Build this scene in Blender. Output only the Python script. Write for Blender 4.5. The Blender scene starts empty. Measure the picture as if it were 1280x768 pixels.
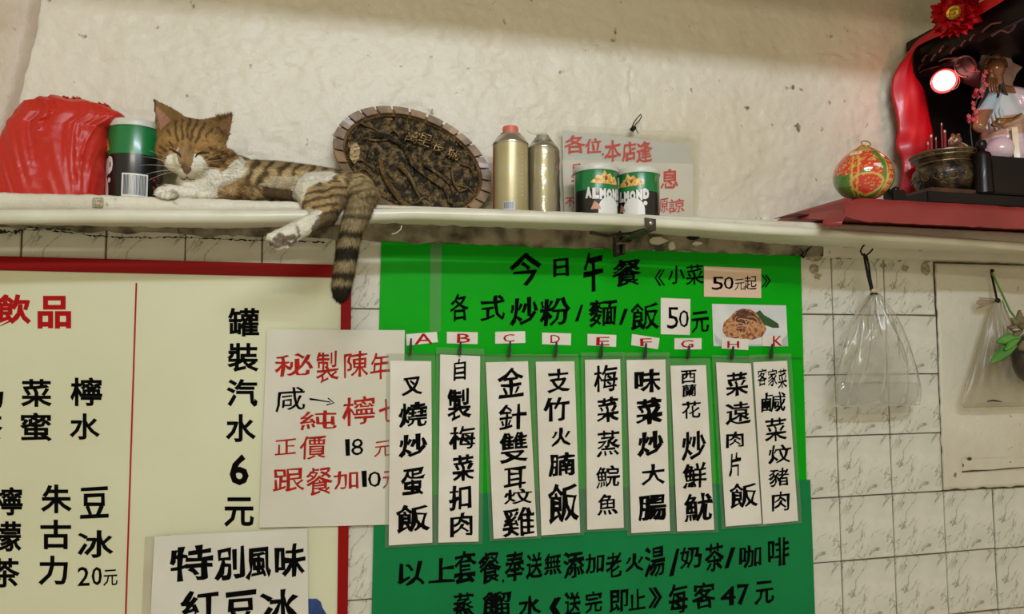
import bpy, bmesh, math, random
import numpy as np
from mathutils import Vector, Matrix, noise
from mathutils.bvhtree import BVHTree
random.seed(7); rng = np.random.default_rng(7)
scene = bpy.context.scene
COL = scene.collection

# ------------------------------------------------------------------ camera
F = 926.0
def _n(v):
    v = np.array(v, float); return v / np.linalg.norm(v)
_X = _n((4370-640, -(434-384), -F)); _Z = _n((588-640, 384+12905, -F))
_Z = _n(_Z - _X*_X.dot(_Z)); _Y = np.cross(_Z, _X)
RM = np.array([_X, _Y, _Z]); CP = np.array([0, -1.6, 1.5])
cam = bpy.data.cameras.new('camera'); camo = bpy.data.objects.new('camera', cam); COL.objects.link(camo)
m4 = Matrix([[*RM[0], CP[0]], [*RM[1], CP[1]], [*RM[2], CP[2]], [0, 0, 0, 1]])
camo.matrix_world = m4
cam.sensor_width = 36; cam.lens = F/1280*36; cam.clip_start = .02
scene.camera = camo
# ------------------------------------------------------------------ world, lights, exposure
world = bpy.data.worlds.new('world'); scene.world = world; world.use_nodes = True
bg = world.node_tree.nodes['Background']
bg.inputs[0].default_value = (1.0, .88, .63, 1); bg.inputs[1].default_value = .44
def area(name, loc, target, size, size_y, power, color):
    l = bpy.data.lights.new(name, 'AREA'); l.shape = 'RECTANGLE'; l.size = size; l.size_y = size_y
    l.energy = power; l.color = color
    o = bpy.data.objects.new(name, l); COL.objects.link(o); o.location = loc
    o.rotation_euler = (Vector(target)-Vector(loc)).to_track_quat('-Z', 'Y').to_euler()
    return o
area('fluorescent_tube_light', (0.35, -2.2, 2.70), (0.45, 0, 1.6), 1.2, .06, 27, (.74, .83, 1))
area('fluorescent_tube_light', (-.3, -3.6, 2.6), (0.3, 0, 1.7), 1.2,  .1, 20, (1, .93, .76))
scene.view_settings.view_transform = 'Standard'; scene.view_settings.look = 'None'
scene.view_settings.exposure = 0.0; scene.view_settings.gamma = 1; scene.view_settings.use_curve_mapping = False

# ------------------------------------------------------------------ helpers
def _ray(px, py): return RM @ np.array([(px-640)/F, -(py-384)/F, -1.])
def at(px, py, y=0.):
    v = _ray(px, py); return Vector(CP + (y-CP[1])/v[1]*v)
def atx(px, py, X):
    v = _ray(px, py); return Vector(CP + (X-CP[0])/v[0]*v)
def pix(p):
    v = RM.T @ (np.array(p)-CP); return 640+F*v[0]/-v[2], 384-F*v[1]/-v[2]
def mpp(p): return -(RM.T @ (np.array(p)-CP))[2]/F
def s(r, g, b, k=1.0):
    f = lambda c: (c/255/12.92 if c/255 <= .04045 else ((c/255+.055)/1.055)**2.4)*k
    return (f(r), f(g), f(b), 1)

def mat(name, color, rough=.6, metallic=0, c2=None, nscale=8, bump=0, bscale=60, spec=.5, coat=0, alpha=1, emit=None, estr=1, trans=0, coord='Object', detail=4, lo=.35, hi=.65, coat_rough=.1):
    m = bpy.data.materials.new(name); m.use_nodes = True
    nt = m.node_tree; N = nt.nodes; L = nt.links; b = N['Principled BSDF']
    b.inputs['Base Color'].default_value = color; b.inputs['Roughness'].default_value = rough
    b.inputs['Metallic'].default_value = metallic; b.inputs['Specular IOR Level'].default_value = spec
    b.inputs['Coat Weight'].default_value = coat; b.inputs['Coat Roughness'].default_value = coat_rough
    b.inputs['Alpha'].default_value = alpha; b.inputs['Transmission Weight'].default_value = trans
    if emit: b.inputs['Emission Color'].default_value = emit; b.inputs['Emission Strength'].default_value = estr
    tc = N.new('ShaderNodeTexCoord')
    if c2:
        n = N.new('ShaderNodeTexNoise'); n.inputs['Scale'].default_value = nscale; n.inputs['Detail'].default_value = detail
        L.new(tc.outputs[coord], n.inputs['Vector'])
        r = N.new('ShaderNodeValToRGB'); r.color_ramp.elements[0].position = lo; r.color_ramp.elements[1].position = hi
        r.color_ramp.elements[0].color = color; r.color_ramp.elements[1].color = c2
        L.new(n.outputs['Fac'], r.inputs[0]); L.new(r.outputs[0], b.inputs['Base Color'])
    if bump:
        n = N.new('ShaderNodeTexNoise'); n.inputs['Scale'].default_value = bscale; n.inputs['Detail'].default_value = 5
        L.new(tc.outputs[coord], n.inputs['Vector'])
        bp = N.new('ShaderNodeBump'); bp.inputs['Strength'].default_value = bump; bp.inputs['Distance'].default_value = .004
        L.new(n.outputs['Fac'], bp.inputs['Height']); L.new(bp.outputs[0], b.inputs['Normal'])
    return m
def attr_mat(name, rough=.7, bump=0, bscale=200, coat=0, metallic=0, spec=.3, transl=0):
    m = mat(name, (1, 1, 1, 1), rough, metallic, bump=bump, bscale=bscale, coat=coat, spec=spec)
    a = m.node_tree.nodes.new('ShaderNodeAttribute'); a.attribute_name = 'Col'
    m.node_tree.links.new(a.outputs['Color'], m.node_tree.nodes['Principled BSDF'].inputs['Base Color'])
    return m

class MB:
    def __init__(self): self.v = []; self.f = []
    def add(self, v, f):
        o = len(self.v); self.v += [tuple(p) for p in v]; self.f += [tuple(i+o for i in q) for q in f]; return self
    def box(self, x0, x1, y0, y1, z0, z1, M=None):
        v = [Vector((x, y, z)) for x in (x0, x1) for y in (y0, y1) for z in (z0, z1)]
        if M: v = [M @ p for p in v]
        return self.add(v, [(0,1,3,2),(4,6,7,5),(0,4,5,1),(2,3,7,6),(0,2,6,4),(1,5,7,3)])
    def quadslab(self, q, n):     # q: four corners front, n: thickness vector behind
        v = [Vector(p) for p in q] + [Vector(p)+Vector(n) for p in q]
        return self.add(v, [(0,1,2,3),(7,6,5,4),(0,4,5,1),(1,5,6,2),(2,6,7,3),(3,7,4,0)])
    def tube(self, pts, r, seg=10, cap=True, flat=1, up=None):
        pts = [Vector(p) for p in pts]; n = len(pts)
        rr = r if isinstance(r, (list, tuple)) else [r]*n
        vs = []; prev = None
        for i, p in enumerate(pts):
            t = (pts[min(i+1, n-1)]-pts[max(i-1, 0)]).normalized()
            if prev is None:
                a = Vector(up) if up else (Vector((0, 0, 1)) if abs(t.z) < .9 else Vector((0, 1, 0)))
                prev = (a - t*a.dot(t)).normalized()
            else: prev = (prev - t*prev.dot(t)).normalized()
            b = t.cross(prev)
            for k in range(seg):
                a = 2*math.pi*k/seg
                vs.append(p + prev*math.cos(a)*rr[i] + b*math.sin(a)*rr[i]*flat)
        fs = [(i*seg+k, i*seg+(k+1) % seg, (i+1)*seg+(k+1) % seg, (i+1)*seg+k) for i in range(n-1) for k in range(seg)]
        if cap: fs += [tuple(range(seg))[::-1], tuple((n-1)*seg+k for k in range(seg))]
        return self.add(vs, fs)
    def lathe(self, prof, seg=32, c=(0, 0, 0), M=None):
        vs = []
        for r, z in prof:
            for k in range(seg):
                a = 2*math.pi*k/seg; p = Vector((r*math.cos(a), r*math.sin(a), z))
                vs.append((M @ p if M else p) + Vector(c))
        n = len(prof)
        fs = [(i*seg+k, i*seg+(k+1) % seg, (i+1)*seg+(k+1) % seg, (i+1)*seg+k) for i in range(n-1) for k in range(seg)]
        if prof[0][0] > 1e-6: fs.append(tuple(range(seg))[::-1])
        if prof[-1][0] > 1e-6: fs.append(tuple((n-1)*seg+k for k in range(seg)))
        return self.add(vs, fs)
    def ball(self, c, r, sc=(1, 1, 1), M=None, sub=2):
        bm = bmesh.new(); bmesh.ops.create_icosphere(bm, subdivisions=sub, radius=1)
        v = [Vector((p.co.x*sc[0]*r, p.co.y*sc[1]*r, p.co.z*sc[2]*r)) for p in bm.verts]
        if M: v = [M @ p for p in v]
        v = [p+Vector(c) for p in v]
        f = [tuple(q.index for q in fc.verts) for fc in bm.faces]; bm.free()
        return self.add(v, f)
    def build(self, name, m, parent=None, smooth=True, bevel=0, sharp=40):
        me = bpy.data.meshes.new(name); me.from_pydata(self.v, [], self.f); me.validate()
        if bevel:
            bm = bmesh.new(); bm.from_mesh(me)
            bmesh.ops.bevel(bm, geom=bm.edges[:], offset=bevel, segments=2, affect='EDGES', clamp_overlap=True)
            bm.to_mesh(me); bm.free()
        bm = bmesh.new(); bm.from_mesh(me); bmesh.ops.recalc_face_normals(bm, faces=bm.faces[:]); bm.to_mesh(me); bm.free()
        if smooth:
            me.polygons.foreach_set('use_smooth', [True]*len(me.polygons))
            try: me.set_sharp_from_angle(angle=math.radians(sharp))
            except Exception: pass
        if m: me.materials.append(m)
        o = bpy.data.objects.new(name, me); COL.objects.link(o)
        if parent: o.parent = parent
        return o
def tag(o, label=None, cat=None, group=None, kind=None):
    if label: o['label'] = label
    if cat: o['category'] = cat
    if group: o['group'] = group
    if kind: o['kind'] = kind
    return o
def thing(name, label, cat, loc=(0, 0, 0), group=None):
    o = bpy.data.objects.new(name, None); COL.objects.link(o); o.empty_display_size = .02
    return tag(o, label, cat, group)      # stays at the origin of the world unless loc set later
def setorigin(root, loc):                 # move an Empty to its base without moving its children
    loc = Vector(loc); root.location = loc
    for c in root.children: c.location = c.location - loc
def setmesh_origin(o, loc):
    loc = Vector(loc)
    o.data.transform(Matrix.Translation(-loc)); o.location = o.location + loc
def link_mesh(name, me, parent=None, m=None):
    o = bpy.data.objects.new(name, me); COL.objects.link(o)
    if parent: o.parent = parent
    if m: me.materials.append(m)
    return o
def chain(mb, pts, r=None):              # dense balls + cones -> for voxel union
    pts = [(Vector(p), q) for p, q in pts]
    for (a, ra), (b, rb) in zip(pts[:-1], pts[1:]):
        d = (b-a).length; n = max(2, int(d/(min(ra, rb)*.3))+1)
        for i in range(n): 
            t = i/n; mb.ball(a.lerp(b, t), ra+(rb-ra)*t, sub=2)
    mb.ball(pts[-1][0], pts[-1][1], sub=2)
def remesh(mb, voxel, smooth_it=4, fac=.5):
    me = bpy.data.meshes.new('tmp'); me.from_pydata(mb.v, [], mb.f)
    bm = bmesh.new(); bm.from_mesh(me); bmesh.ops.recalc_face_normals(bm, faces=bm.faces[:]); bm.to_mesh(me); bm.free()
    o = bpy.data.objects.new('tmp', me); COL.objects.link(o)
    r = o.modifiers.new('r', 'REMESH'); r.mode = 'VOXEL'; r.voxel_size = voxel
    if smooth_it:
        q = o.modifiers.new('s', 'SMOOTH'); q.iterations = smooth_it; q.factor = fac
    dg = bpy.context.evaluated_depsgraph_get(); out = bpy.data.meshes.new_from_object(o.evaluated_get(dg))
    bpy.data.objects.remove(o); bpy.data.meshes.remove(me)
    out.polygons.foreach_set('use_smooth', [True]*len(out.polygons)); out.materials.clear()
    return out
def setcol(me, cols):
    a = me.color_attributes.new('Col', 'FLOAT_COLOR', 'POINT')
    a.data.foreach_set('color', np.asarray(cols, dtype=np.float32).ravel())

# ------------------------------------------------------------------ writing
_fc = bpy.data.curves.new('glyph', 'FONT'); _fo = bpy.data.objects.new('glyph', _fc); _gc = {}
def glyph(ch, w):
    k = (ch, w)
    if k not in _gc:
        _fc.body = ch; _fc.resolution_u = 2; _fc.bevel_depth = w; _fc.bevel_resolution = 0
        me = _fo.to_mesh(); v = np.array([p.co[:] for p in me.vertices]); f = [tuple(p.vertices) for p in me.polygons]
        _fo.to_mesh_clear(); _gc[k] = (v, f)
    return _gc[k]
def stroke_uv(ch, w, brush, seed):
    v, f = glyph(ch, w); v = v.copy()
    if brush:
        if w > .001:
            a_, _ = glyph(ch, w*.1); b_, _ = glyph(ch, w*2.0); d = b_-a_; v = a_.copy()
            for i in range(len(v)):
                k = .5+.95*noise.noise(Vector((a_[i, 0]*2.6+seed*5.1, a_[i, 1]*2.6, seed*1.7+4)))*brush; k = max(.18, min(1.2, k))
                v[i] += d[i]*np.array([k*1.18, k*.80, k])
        v[:, 1] += .10*(v[:, 0]-.5)*brush
        for i in range(len(v)):
            p = Vector((v[i, 0]*3.2+seed*7.3, v[i, 1]*3.2, seed*3.1)); q = p*4.5
            a = noise.noise_vector(p); b = noise.noise_vector(q)
            v[i, 0] += brush*(.042*a.x + .020*b.x); v[i, 1] += brush*(.042*a.y + .020*b.y)
    lo = v.min(0); hi = v.max(0); v[:, 0] = (v[:, 0]-lo[0])/(hi[0]-lo[0]+1e-9); v[:, 1] = (v[:, 1]-lo[1])/(hi[1]-lo[1]+1e-9)
    z = v[:, 2]/max(w, 1e-6) if w else v[:, 2]*0
    return v[:, :2], z, f
def write(items, y, m, parent, name='lettering', w=.02, brush=0, surf=None, zf=None, proud=.0004):
    """items: (char, x0, y0, x1, y1) boxes; y: depth of the sheet front; zf converts the boxes from a detail view."""
    mb = MB()
    for k, (ch, x0, y0, x1, y1) in enumerate(items):
        if zf: x0, y0, x1, y1 = zf[0]+x0/zf[2], zf[1]+y0/zf[2], zf[0]+x1/zf[2], zf[1]+y1/zf[2]
        uv, z, f = stroke_uv(ch, w, brush, ord(ch) % 97 + k)
        a, b, c, d = at(x0, y1, y), at(x1, y1, y), at(x1, y0, y), at(x0, y0, y)
        out = []
        for (u, v), h in zip(uv, z):
            p = a*((1-u)*(1-v)) + b*(u*(1-v)) + c*(u*v) + d*((1-u)*v)
            yy = surf(p.x, p.z) if surf else 0
            out.append((p.x, p.y + yy - proud - h*.0002, p.z))
        mb.add(out, f)
    return mb.build(name, m, parent, smooth=False)
def sheet(name, corners, y, m, parent=None, nx=2, nz=2, surf=None, t=.0006):
    q = [at(px, py, y) for px, py in corners]     # TL TR BR BL, front face at y
    mb = MB(); v = []
    for back in (0, 1):
        for j in range(nz+1):
            for i in range(nx+1):
                u, w = i/nx, j/nz
                p = (q[0]*(1-u)+q[1]*u)*(1-w) + (q[3]*(1-u)+q[2]*u)*w
                v.append((p.x, p.y+(surf(p.x, p.z) if surf else 0)+back*t, p.z))
    W = nx+1; S = W*(nz+1); f = []
    for j in range(nz):
        for i in range(nx):
            a = j*W+i; f += [(a, a+W, a+W+1, a+1), (S+a, S+a+1, S+a+W+1, S+a+W)]
    for i in range(nx):
        f += [(i, i+1, S+i+1, S+i), (nz*W+i, S+nz*W+i, S+nz*W+i+1, nz*W+i+1)]
    for j in range(nz):
        f += [(j*W, S+j*W, S+(j+1)*W, (j+1)*W), (j*W+nx, (j+1)*W+nx, S+(j+1)*W+nx, S+j*W+nx)]
    mb.add(v, f)
    return mb.build(name, m, parent, smooth=nx > 2)
def wave(amp, seed, fq=9.):
    return lambda x, z: amp*noise.noise(Vector((x*fq+seed*3.7, z*fq*.6, seed*1.3)))

# ------------------------------------------------------------------ materials
def plaster(name, c1, c2, stain, sscale=1.3):
    m = mat(name, c1, .42, c2=c2, nscale=5, bump=.8, bscale=55, lo=.3, hi=.75, spec=.35)
    nt = m.node_tree; N = nt.nodes; L = nt.links; b = N['Principled BSDF']
    tc = N.new('ShaderNodeTexCoord'); n = N.new('ShaderNodeTexNoise'); n.inputs['Scale'].default_value = sscale; n.inputs['Detail'].default_value = 6
    n2 = N.new('ShaderNodeTexNoise'); n2.inputs['Scale'].default_value = 30; n2.inputs['Detail'].default_value = 3
    L.new(tc.outputs['Object'], n.inputs[0]); L.new(tc.outputs['Object'], n2.inputs[0])
    r = N.new('ShaderNodeValToRGB'); r.color_ramp.elements[0].position = .52; r.color_ramp.elements[1].position = .8
    L.new(n.outputs[0], r.inputs[0])
    r2 = N.new('ShaderNodeValToRGB'); r2.color_ramp.elements[0].position = .69; r2.color_ramp.elements[1].position = .76
    L.new(n2.outputs[0], r2.inputs[0])
    src = b.inputs['Base Color'].links[0].from_socket
    mx = N.new('ShaderNodeMix'); mx.data_type = 'RGBA'; L.new(r.outputs[0], mx.inputs[0]); L.new(src, mx.inputs[6]); mx.inputs[7].default_value = stain
    m2 = N.new('ShaderNodeMix'); m2.data_type = 'RGBA'; L.new(r2.outputs[0], m2.inputs[0]); L.new(mx.outputs[2], m2.inputs[6]); m2.inputs[7].default_value = s(120, 105, 80)
    L.new(m2.outputs[2], b.inputs['Base Color'])
    return m
M_plaster = plaster('painted_plaster', s(218, 211, 190), s(226, 219, 198), s(206, 194, 162))
M_pilaster = plaster('stained_plaster', s(196, 180, 156), s(208, 196, 174), s(176, 150, 124), 5)
M_patchwall = plaster('patch_plaster', s(206, 200, 180), s(216, 210, 190), s(190, 180, 152), 3)
M_slab = plaster('ledge_plaster', s(212, 206, 184), s(220, 215, 195), s(186, 176, 148), 4)
M_dirty = mat('dirty_cement', s(150, 140, 114), .8, c2=s(70, 60, 44), nscale=22, bump=.9, bscale=70, lo=.4, hi=.68)
M_smear = mat('brown_smear', s(134, 118, 86), .8, c2=s(178, 168, 140), nscale=120)
M_grout = mat('grout', s(150, 136, 104), .9, c2=s(108, 94, 70), nscale=14, bump=.5, bscale=200)
M_pipe = mat('painted_pipe', s(222, 220, 198), .28, c2=s(204, 201, 176), nscale=9, spec=.5)
M_tile = mat('marbled_tile', s(214, 210, 194), .25, c2=s(202, 199, 182), nscale=18, spec=.4)
def _veins():
    nt = M_tile.node_tree; N = nt.nodes; L = nt.links; b = N['Principled BSDF']
    tc = N.new('ShaderNodeTexCoord'); mr_ = N.new('ShaderNodeMapping'); mr_.inputs['Rotation'].default_value = (0, math.radians(52), 0); mp = N.new('ShaderNodeMapping'); mp.inputs['Scale'].default_value = (.48, 1, 1.25)
    L.new(tc.outputs['Object'], mr_.inputs[0]); L.new(mr_.outputs[0], mp.inputs[0])
    w = N.new('ShaderNodeTexNoise'); w.inputs['Scale'].default_value = 19; w.inputs['Detail'].default_value = 6; w.inputs['Roughness'].default_value = .58; w.inputs['Distortion'].default_value = .6
    L.new(mp.outputs[0], w.inputs[0])
    r = N.new('ShaderNodeValToRGB'); e = r.color_ramp.elements; e[0].position = .482; e[0].color = (0, 0, 0, 1); e[1].position = .494; e[1].color = (1, 1, 1, 1)
    x = r.color_ramp.elements.new(.500); x.color = (.8, .8, .8, 1); x = r.color_ramp.elements.new(.516); x.color = (0, 0, 0, 1)
    L.new(w.outputs[0], r.inputs[0])
    k = N.new('ShaderNodeTexNoise'); k.inputs['Scale'].default_value = 16; L.new(tc.outputs['Object'], k.inputs[0])
    kr = N.new('ShaderNodeValToRGB'); kr.color_ramp.elements[0].position = .40; kr.color_ramp.elements[1].position = .56; L.new(k.outputs[0], kr.inputs[0])
    mu = N.new('ShaderNodeMath'); mu.operation = 'MULTIPLY'; L.new(r.outputs[0], mu.inputs[0]); L.new(kr.outputs[0], mu.inputs[1])
    mx = N.new('ShaderNodeMix'); mx.data_type = 'RGBA'; L.new(mu.outputs[0], mx.inputs[0])
    L.new(b.inputs['Base Color'].links[0].from_socket, mx.inputs[6]); mx.inputs[7].default_value = s(132, 134, 114); L.new(mx.outputs[2], b.inputs['Base Color'])
_veins()
M_black = mat('black_paint', s(20, 18, 15), .5, spec=.2); M_ink = mat('black_ink', s(9, 9, 8), .8, spec=.03)
M_redink = mat('red_ink', s(178, 40, 30), .8, spec=.05, c2=s(150, 34, 26), nscale=60); M_redpaint = mat('red_paint', s(140, 12, 12), .5, spec=.12)
M_redletter = mat('red_vinyl', s(168, 16, 16), .6, spec=.1)
M_cream = mat('cream_board', s(214, 214, 180), .35, c2=s(208, 207, 172), nscale=3, coat=.12, coat_rough=.3, spec=.3)
M_paper = mat('paper', s(216, 212, 196), .6, c2=s(206, 202, 186), nscale=7, bump=.12, bscale=25)
M_paperpink = mat('thin_paper', s(212, 206, 190), .55, c2=s(204, 199, 178), nscale=6, bump=.2, bscale=20)
M_paperold = mat('old_paper', s(196, 190, 164), .6, c2=s(184, 176, 146), nscale=12, bump=.2, bscale=20)
M_strip = mat('strip_card', s(224, 218, 204), .5, c2=s(214, 206, 188), nscale=10)
M_pinkcard = mat('pink_card', s(216, 186, 158), .5)
M_green = mat('green_laminate', s(4, 162, 14), .4, c2=s(4, 154, 14), nscale=6, coat=.06, coat_rough=.2, spec=.08)
M_teal = mat('teal_laminate', s(18, 124, 66), .4, c2=s(16, 116, 62), nscale=6, coat=.06, coat_rough=.3, spec=.1)
def clear(name, tint, alpha, rough=.08, white=.0, gl=.35):
    m = bpy.data.materials.new(name); m.use_nodes = True; nt = m.node_tree; N = nt.nodes; L = nt.links
    N.remove(N['Principled BSDF']); out = N['Material Output']
    t = N.new('ShaderNodeBsdfTransparent'); t.inputs[0].default_value = tint
    g = N.new('ShaderNodeBsdfGlossy'); g.inputs['Roughness'].default_value = rough
    d = N.new('ShaderNodeBsdfDiffuse'); d.inputs[0].default_value = s(225, 222, 208)
    tl = N.new('ShaderNodeBsdfTranslucent'); tl.inputs[0].default_value = s(225, 222, 208)
    dm = N.new('ShaderNodeMixShader'); dm.inputs[0].default_value = .4; L.new(d.outputs[0], dm.inputs[1]); L.new(tl.outputs[0], dm.inputs[2])
    m1 = N.new('ShaderNodeMixShader'); m1.inputs[0].default_value = alpha; L.new(t.outputs[0], m1.inputs[1]); L.new(dm.outputs[0], m1.inputs[2])
    fr = N.new('ShaderNodeFresnel'); fr.inputs[0].default_value = 1.45
    mu = N.new('ShaderNodeMath'); mu.operation = 'MULTIPLY_ADD'; mu.inputs[1].default_value = gl*2; mu.inputs[2].default_value = .02; L.new(fr.outputs[0], mu.inputs[0])
    m2 = N.new('ShaderNodeMixShader'); L.new(mu.outputs[0], m2.inputs[0]); L.new(m1.outputs[0], m2.inputs[1]); L.new(g.outputs[0], m2.inputs[2])
    L.new(m2.outputs[0], out.inputs[0]); return m
M_sleeve = clear('clear_sleeve', (.96, .98, .95, 1), .05, .12)
M_bagclear = clear('clear_bag_film', (.99, .99, .98, 1), .12, .16, gl=.32)
M_bagmilky = clear('milky_bag_film', (.90, .87, .79, 1), .22, .3, gl=.14)
M_steel = mat('steel', s(150, 146, 128), .35, 1); M_darkmetal = mat('rusty_bracket', s(84, 78, 62), .5, .6, c2=s(50, 42, 30), nscale=60)

# ------------------------------------------------------------------ the walls
def relief(x, z):
    p = Vector((x, z, 0))
    h = .0045*noise.fractal(p*3.1, 1, 2, 4) + .0034*noise.fractal(p*14+Vector((5, 2, 1)), .8, 2, 3) + .0020*noise.fractal(p*46+Vector((1, 2, 7)), .7, 2, 2)
    k = noise.noise(Vector((x*9+z*6, z*22-x*7, 3.))); h += -.0060*max(0, abs(k)*-6+.40)          # trowel ridges
    k2 = noise.noise(Vector((x*7-3, z*11, 9.))); h += .0022*max(0, k2-.15)
    return h
def wall_upper():
    x0, x1, z0, z1 = -.9, 2.6, 1.74, 2.75; st = .0055
    nx = int((x1-x0)/.0065); nz = int((z1-z0)/.0065)
    crack = [[at(740, 55), at(752, 60), at(765, 63), at(778, 70), at(785, 72)], [at(785, 72), at(787, 90), at(788, 110), at(787, 128)], [at(1000, 62), at(1040, 70), at(1105, 68)], [at(215, 12), at(245, 5)], [at(720, 66), at(740, 74), at(752, 60)]]
    segs = [(a, b) for c in crack for a, b in zip(c[:-1], c[1:])]
    V = []
    for j in range(nz+1):
        for i in range(nx+1):
            x = x0+(x1-x0)*i/nx; z = z0+(z1-z0)*j/nz
            y = .006-relief(x, z)
            if 1.95 < z < 2.35 and -.4 < x < 1.5:
                for a, b in segs:
                    dx, dz = b.x-a.x, b.z-a.z; t = max(0, min(1, ((x-a.x)*dx+(z-a.z)*dz)/(dx*dx+dz*dz)))
                    d = math.hypot(x-a.x-t*dx, z-a.z-t*dz)
                    if d < .012: y -= .004*(1-d/.012)*math.cos(d*700)
            V.append((x, y, z))
    W = nx+1; Fc = [(j*W+i, j*W+i+1, (j+1)*W+i+1, (j+1)*W+i) for j in range(nz) for i in range(nx)]
    o = MB().add(V, Fc).build('wall_upper', M_plaster); tag(o, kind='structure')
    return o
wall_upper()
# lower wall: mortar bed with tiles as parts
bed = MB().box(-.9, 2.6, .0015, .06, .3, 1.79).build('wall_back', M_grout, smooth=False); tag(bed, kind='structure')
Zs = [1.778, 1.757, 1.607, 1.457, 1.306, 1.158, 1.004, .85, .70, .55]
Xs = [-.867, -.720, -.573, -.426, -.281, -.133, .016, .166, .316, .467, .617, .768, .918, 1.068, 1.222, 1.376, 1.530, 1.684, 1.838, 1.992, 2.146]
def covered(x0, x1, z0, z1):   # fully behind the boards
    if x1 < .04 and z1 < 1.69: return True
    if x0 > .115 and x1 < 1.13 and z1 < 1.745: return True
    if x0 > 1.525 and z0 > 1.15: return True            # plastered-over patch
    return False
tcache = {}
for a, b in zip(Zs[:-1], Zs[1:]):
    for x0, x1 in zip(Xs[:-1], Xs[1:]):
        if covered(x0, x1, b, a): continue
        g = .0016; w, h = round(x1-x0, 4), round(a-b, 4)
        if (w, h) not in tcache:
            mb = MB().box(g, w-g, -.004, .001, g, h-g); ob = mb.build('tile', M_tile, bed, smooth=True, bevel=.0012, sharp=60); tcache[(w, h)] = ob.data
        else:
            ob = link_mesh('tile', tcache[(w, h)], bed)
        ob.location = (x0+random.uniform(-.0006, .0006), random.uniform(-.0007, .0007), b+random.uniform(-.0006, .0006)); ob.rotation_euler = (random.uniform(-.003, .003), random.uniform(-.004, .004), random.uniform(-.003, .003))
# dirty cement fillet under the ledge, rough lower edge
def fillet():
    V = []; n = 260; xs = np.linspace(-.9, 2.5, n)
    for i, x in enumerate(xs):
        e = .010*noise.noise(Vector((x*14, 0, 2)))+.006*noise.noise(Vector((x*60, 0, 5)))
        lo = 1.752+e - (.0 if x < .1 else .004)
        for z, y in ((1.80, -.02), (1.772, -.016+.004*noise.noise(Vector((x*40, 1, 1)))), (lo+.006, -.010), (lo, -.0035), (lo, .002)): V.append((x, y, z))
    f = [(i*5+k, i*5+k+1, (i+1)*5+k+1, (i+1)*5+k) for i in range(n-1) for k in range(4)]
    o = MB().add(V, f).build('trim_1', M_dirty); tag(o, kind='structure')
fillet()
def crack_line(pts, r0):
    P2 = []
    for (x0, y0), (x1, y1) in zip(pts[:-1], pts[1:]):
        n_ = max(2, int(abs(x1-x0)/3)+1)
        for i in range(n_): t = i/n_; P2.append((x0+(x1-x0)*t+random.uniform(-1, 1), y0+(y1-y0)*t+random.uniform(-.9, .9)))
    MB().tube([at(x, y, -.0125) for x, y in P2], [r0*.5*random.choice([.15, .3, .6, 1, 1.3]) for _ in P2], 6, flat=.5).build('dark_crack', mat('crack_dark', s(26, 20, 14), .9), bpy.data.objects['trim_1'])  # thin dark tube laid on the cement to draw a crack
V = []
for i in range(101):
    x = 1.19+.012*i; e_ = .002*noise.noise(Vector((x*30, 0, 2)))
    for y, z in ((-.018, 1.79), (-.0185, 1.768), (-.017, 1.752+e_), (-.004, 1.748+e_), (.0, 1.748+e_)): V.append((x, y, z))
o = MB().add(V, [(i*5+k, i*5+k+1, (i+1)*5+k+1, (i+1)*5+k) for i in range(100) for k in range(4)]).build('trim_6', M_patchwall); tag(o, kind='structure')
crack_line([(20, 287), (60, 288), (110, 294), (150, 297), (225, 297), (300, 300), (410, 303)], .0032)
crack_line([(30, 284), (60, 286), (95, 289)], .003); crack_line([(0, 290), (28, 290)], .008)  # the thick last line draws the black hole at the left end
crack_line([(222, 283), (224, 290), (227, 299)], .0020); crack_line([(280, 282), (350, 284), (400, 287)], .0016)
crack_line([(448, 286), (500, 289), (550, 289), (575, 293)], .0035); crack_line([(590, 293), (620, 294)], .002); crack_line([(650, 294), (700, 292)], .002)
# plaster patch on the lower right (tiles painted over) with a chipped wooden trim
pt = MB(); V = []; nx, nz = 60, 60
pc = [at(1168, 330, -.006), at(1330, 334, -.006), at(1330, 604, -.006), at(1178, 612, -.006)]
for j in range(nz+1):
    for i in range(nx+1):
        u, w = i/nx, j/nz; p = (pc[0]*(1-u)+pc[1]*u)*(1-w)+(pc[3]*(1-u)+pc[2]*u)*w
        e = .004*noise.noise(Vector((p.z*40, 0, 0))) if i == 0 else 0
        e2 = .005*noise.noise(Vector((p.x*35, 3, 0))) if j == nz else 0
        V.append((p.x+e, -.007-.0018*noise.fractal(Vector((p.x*9, p.z*9, 4)), 1, 2, 4), p.z+e2))
W = nx+1; Fc = [(j*W+i, (j+1)*W+i, (j+1)*W+i+1, j*W+i+1) for j in range(nz) for i in range(nx)]
o = pt.add(V, Fc).build('plaster_patch', M_patchwall); sol = o.modifiers.new('s', 'SOLIDIFY'); sol.thickness = .006; sol.offset = -1
o.name = 'trim_4'; tag(o, kind='structure')
mb = MB(); q0 = at(1203, 574, -.017); q1 = at(1330, 571, -.017); q2 = at(1330, 585, -.017); q3 = at(1203, 591, -.017)
mb.quadslab([q0, q1, q2, q3], (0, .012, 0)); o = mb.build('trim_2', M_patchwall, smooth=False, bevel=.0015); tag(o, kind='structure')
mb = MB(); rag = [(1203, 590), (1215, 589), (1240, 588), (1262, 586), (1290, 584)]
mb.tube([at(x, y, -.0175) for x, y in rag], [.0015, .0022, .001, .0018, .001], 6); mb.ball(at(1212, 574, -.0175), .0055, (1.4, .3, .8)); mb.ball(at(1204, 582, -.0175), .003, (.7, .3, 1.4)); mb.ball(at(1263, 578, -.0175), .0016)
mb.tube([at(1210, 573, -.011), at(1209, 565, -.011), at(1211, 557, -.011)], .0008, 5)
mb.tube([at(1184, 577, -.011), at(1190, 580, -.011), at(1194, 590, -.011)], .0012, 5)
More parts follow.
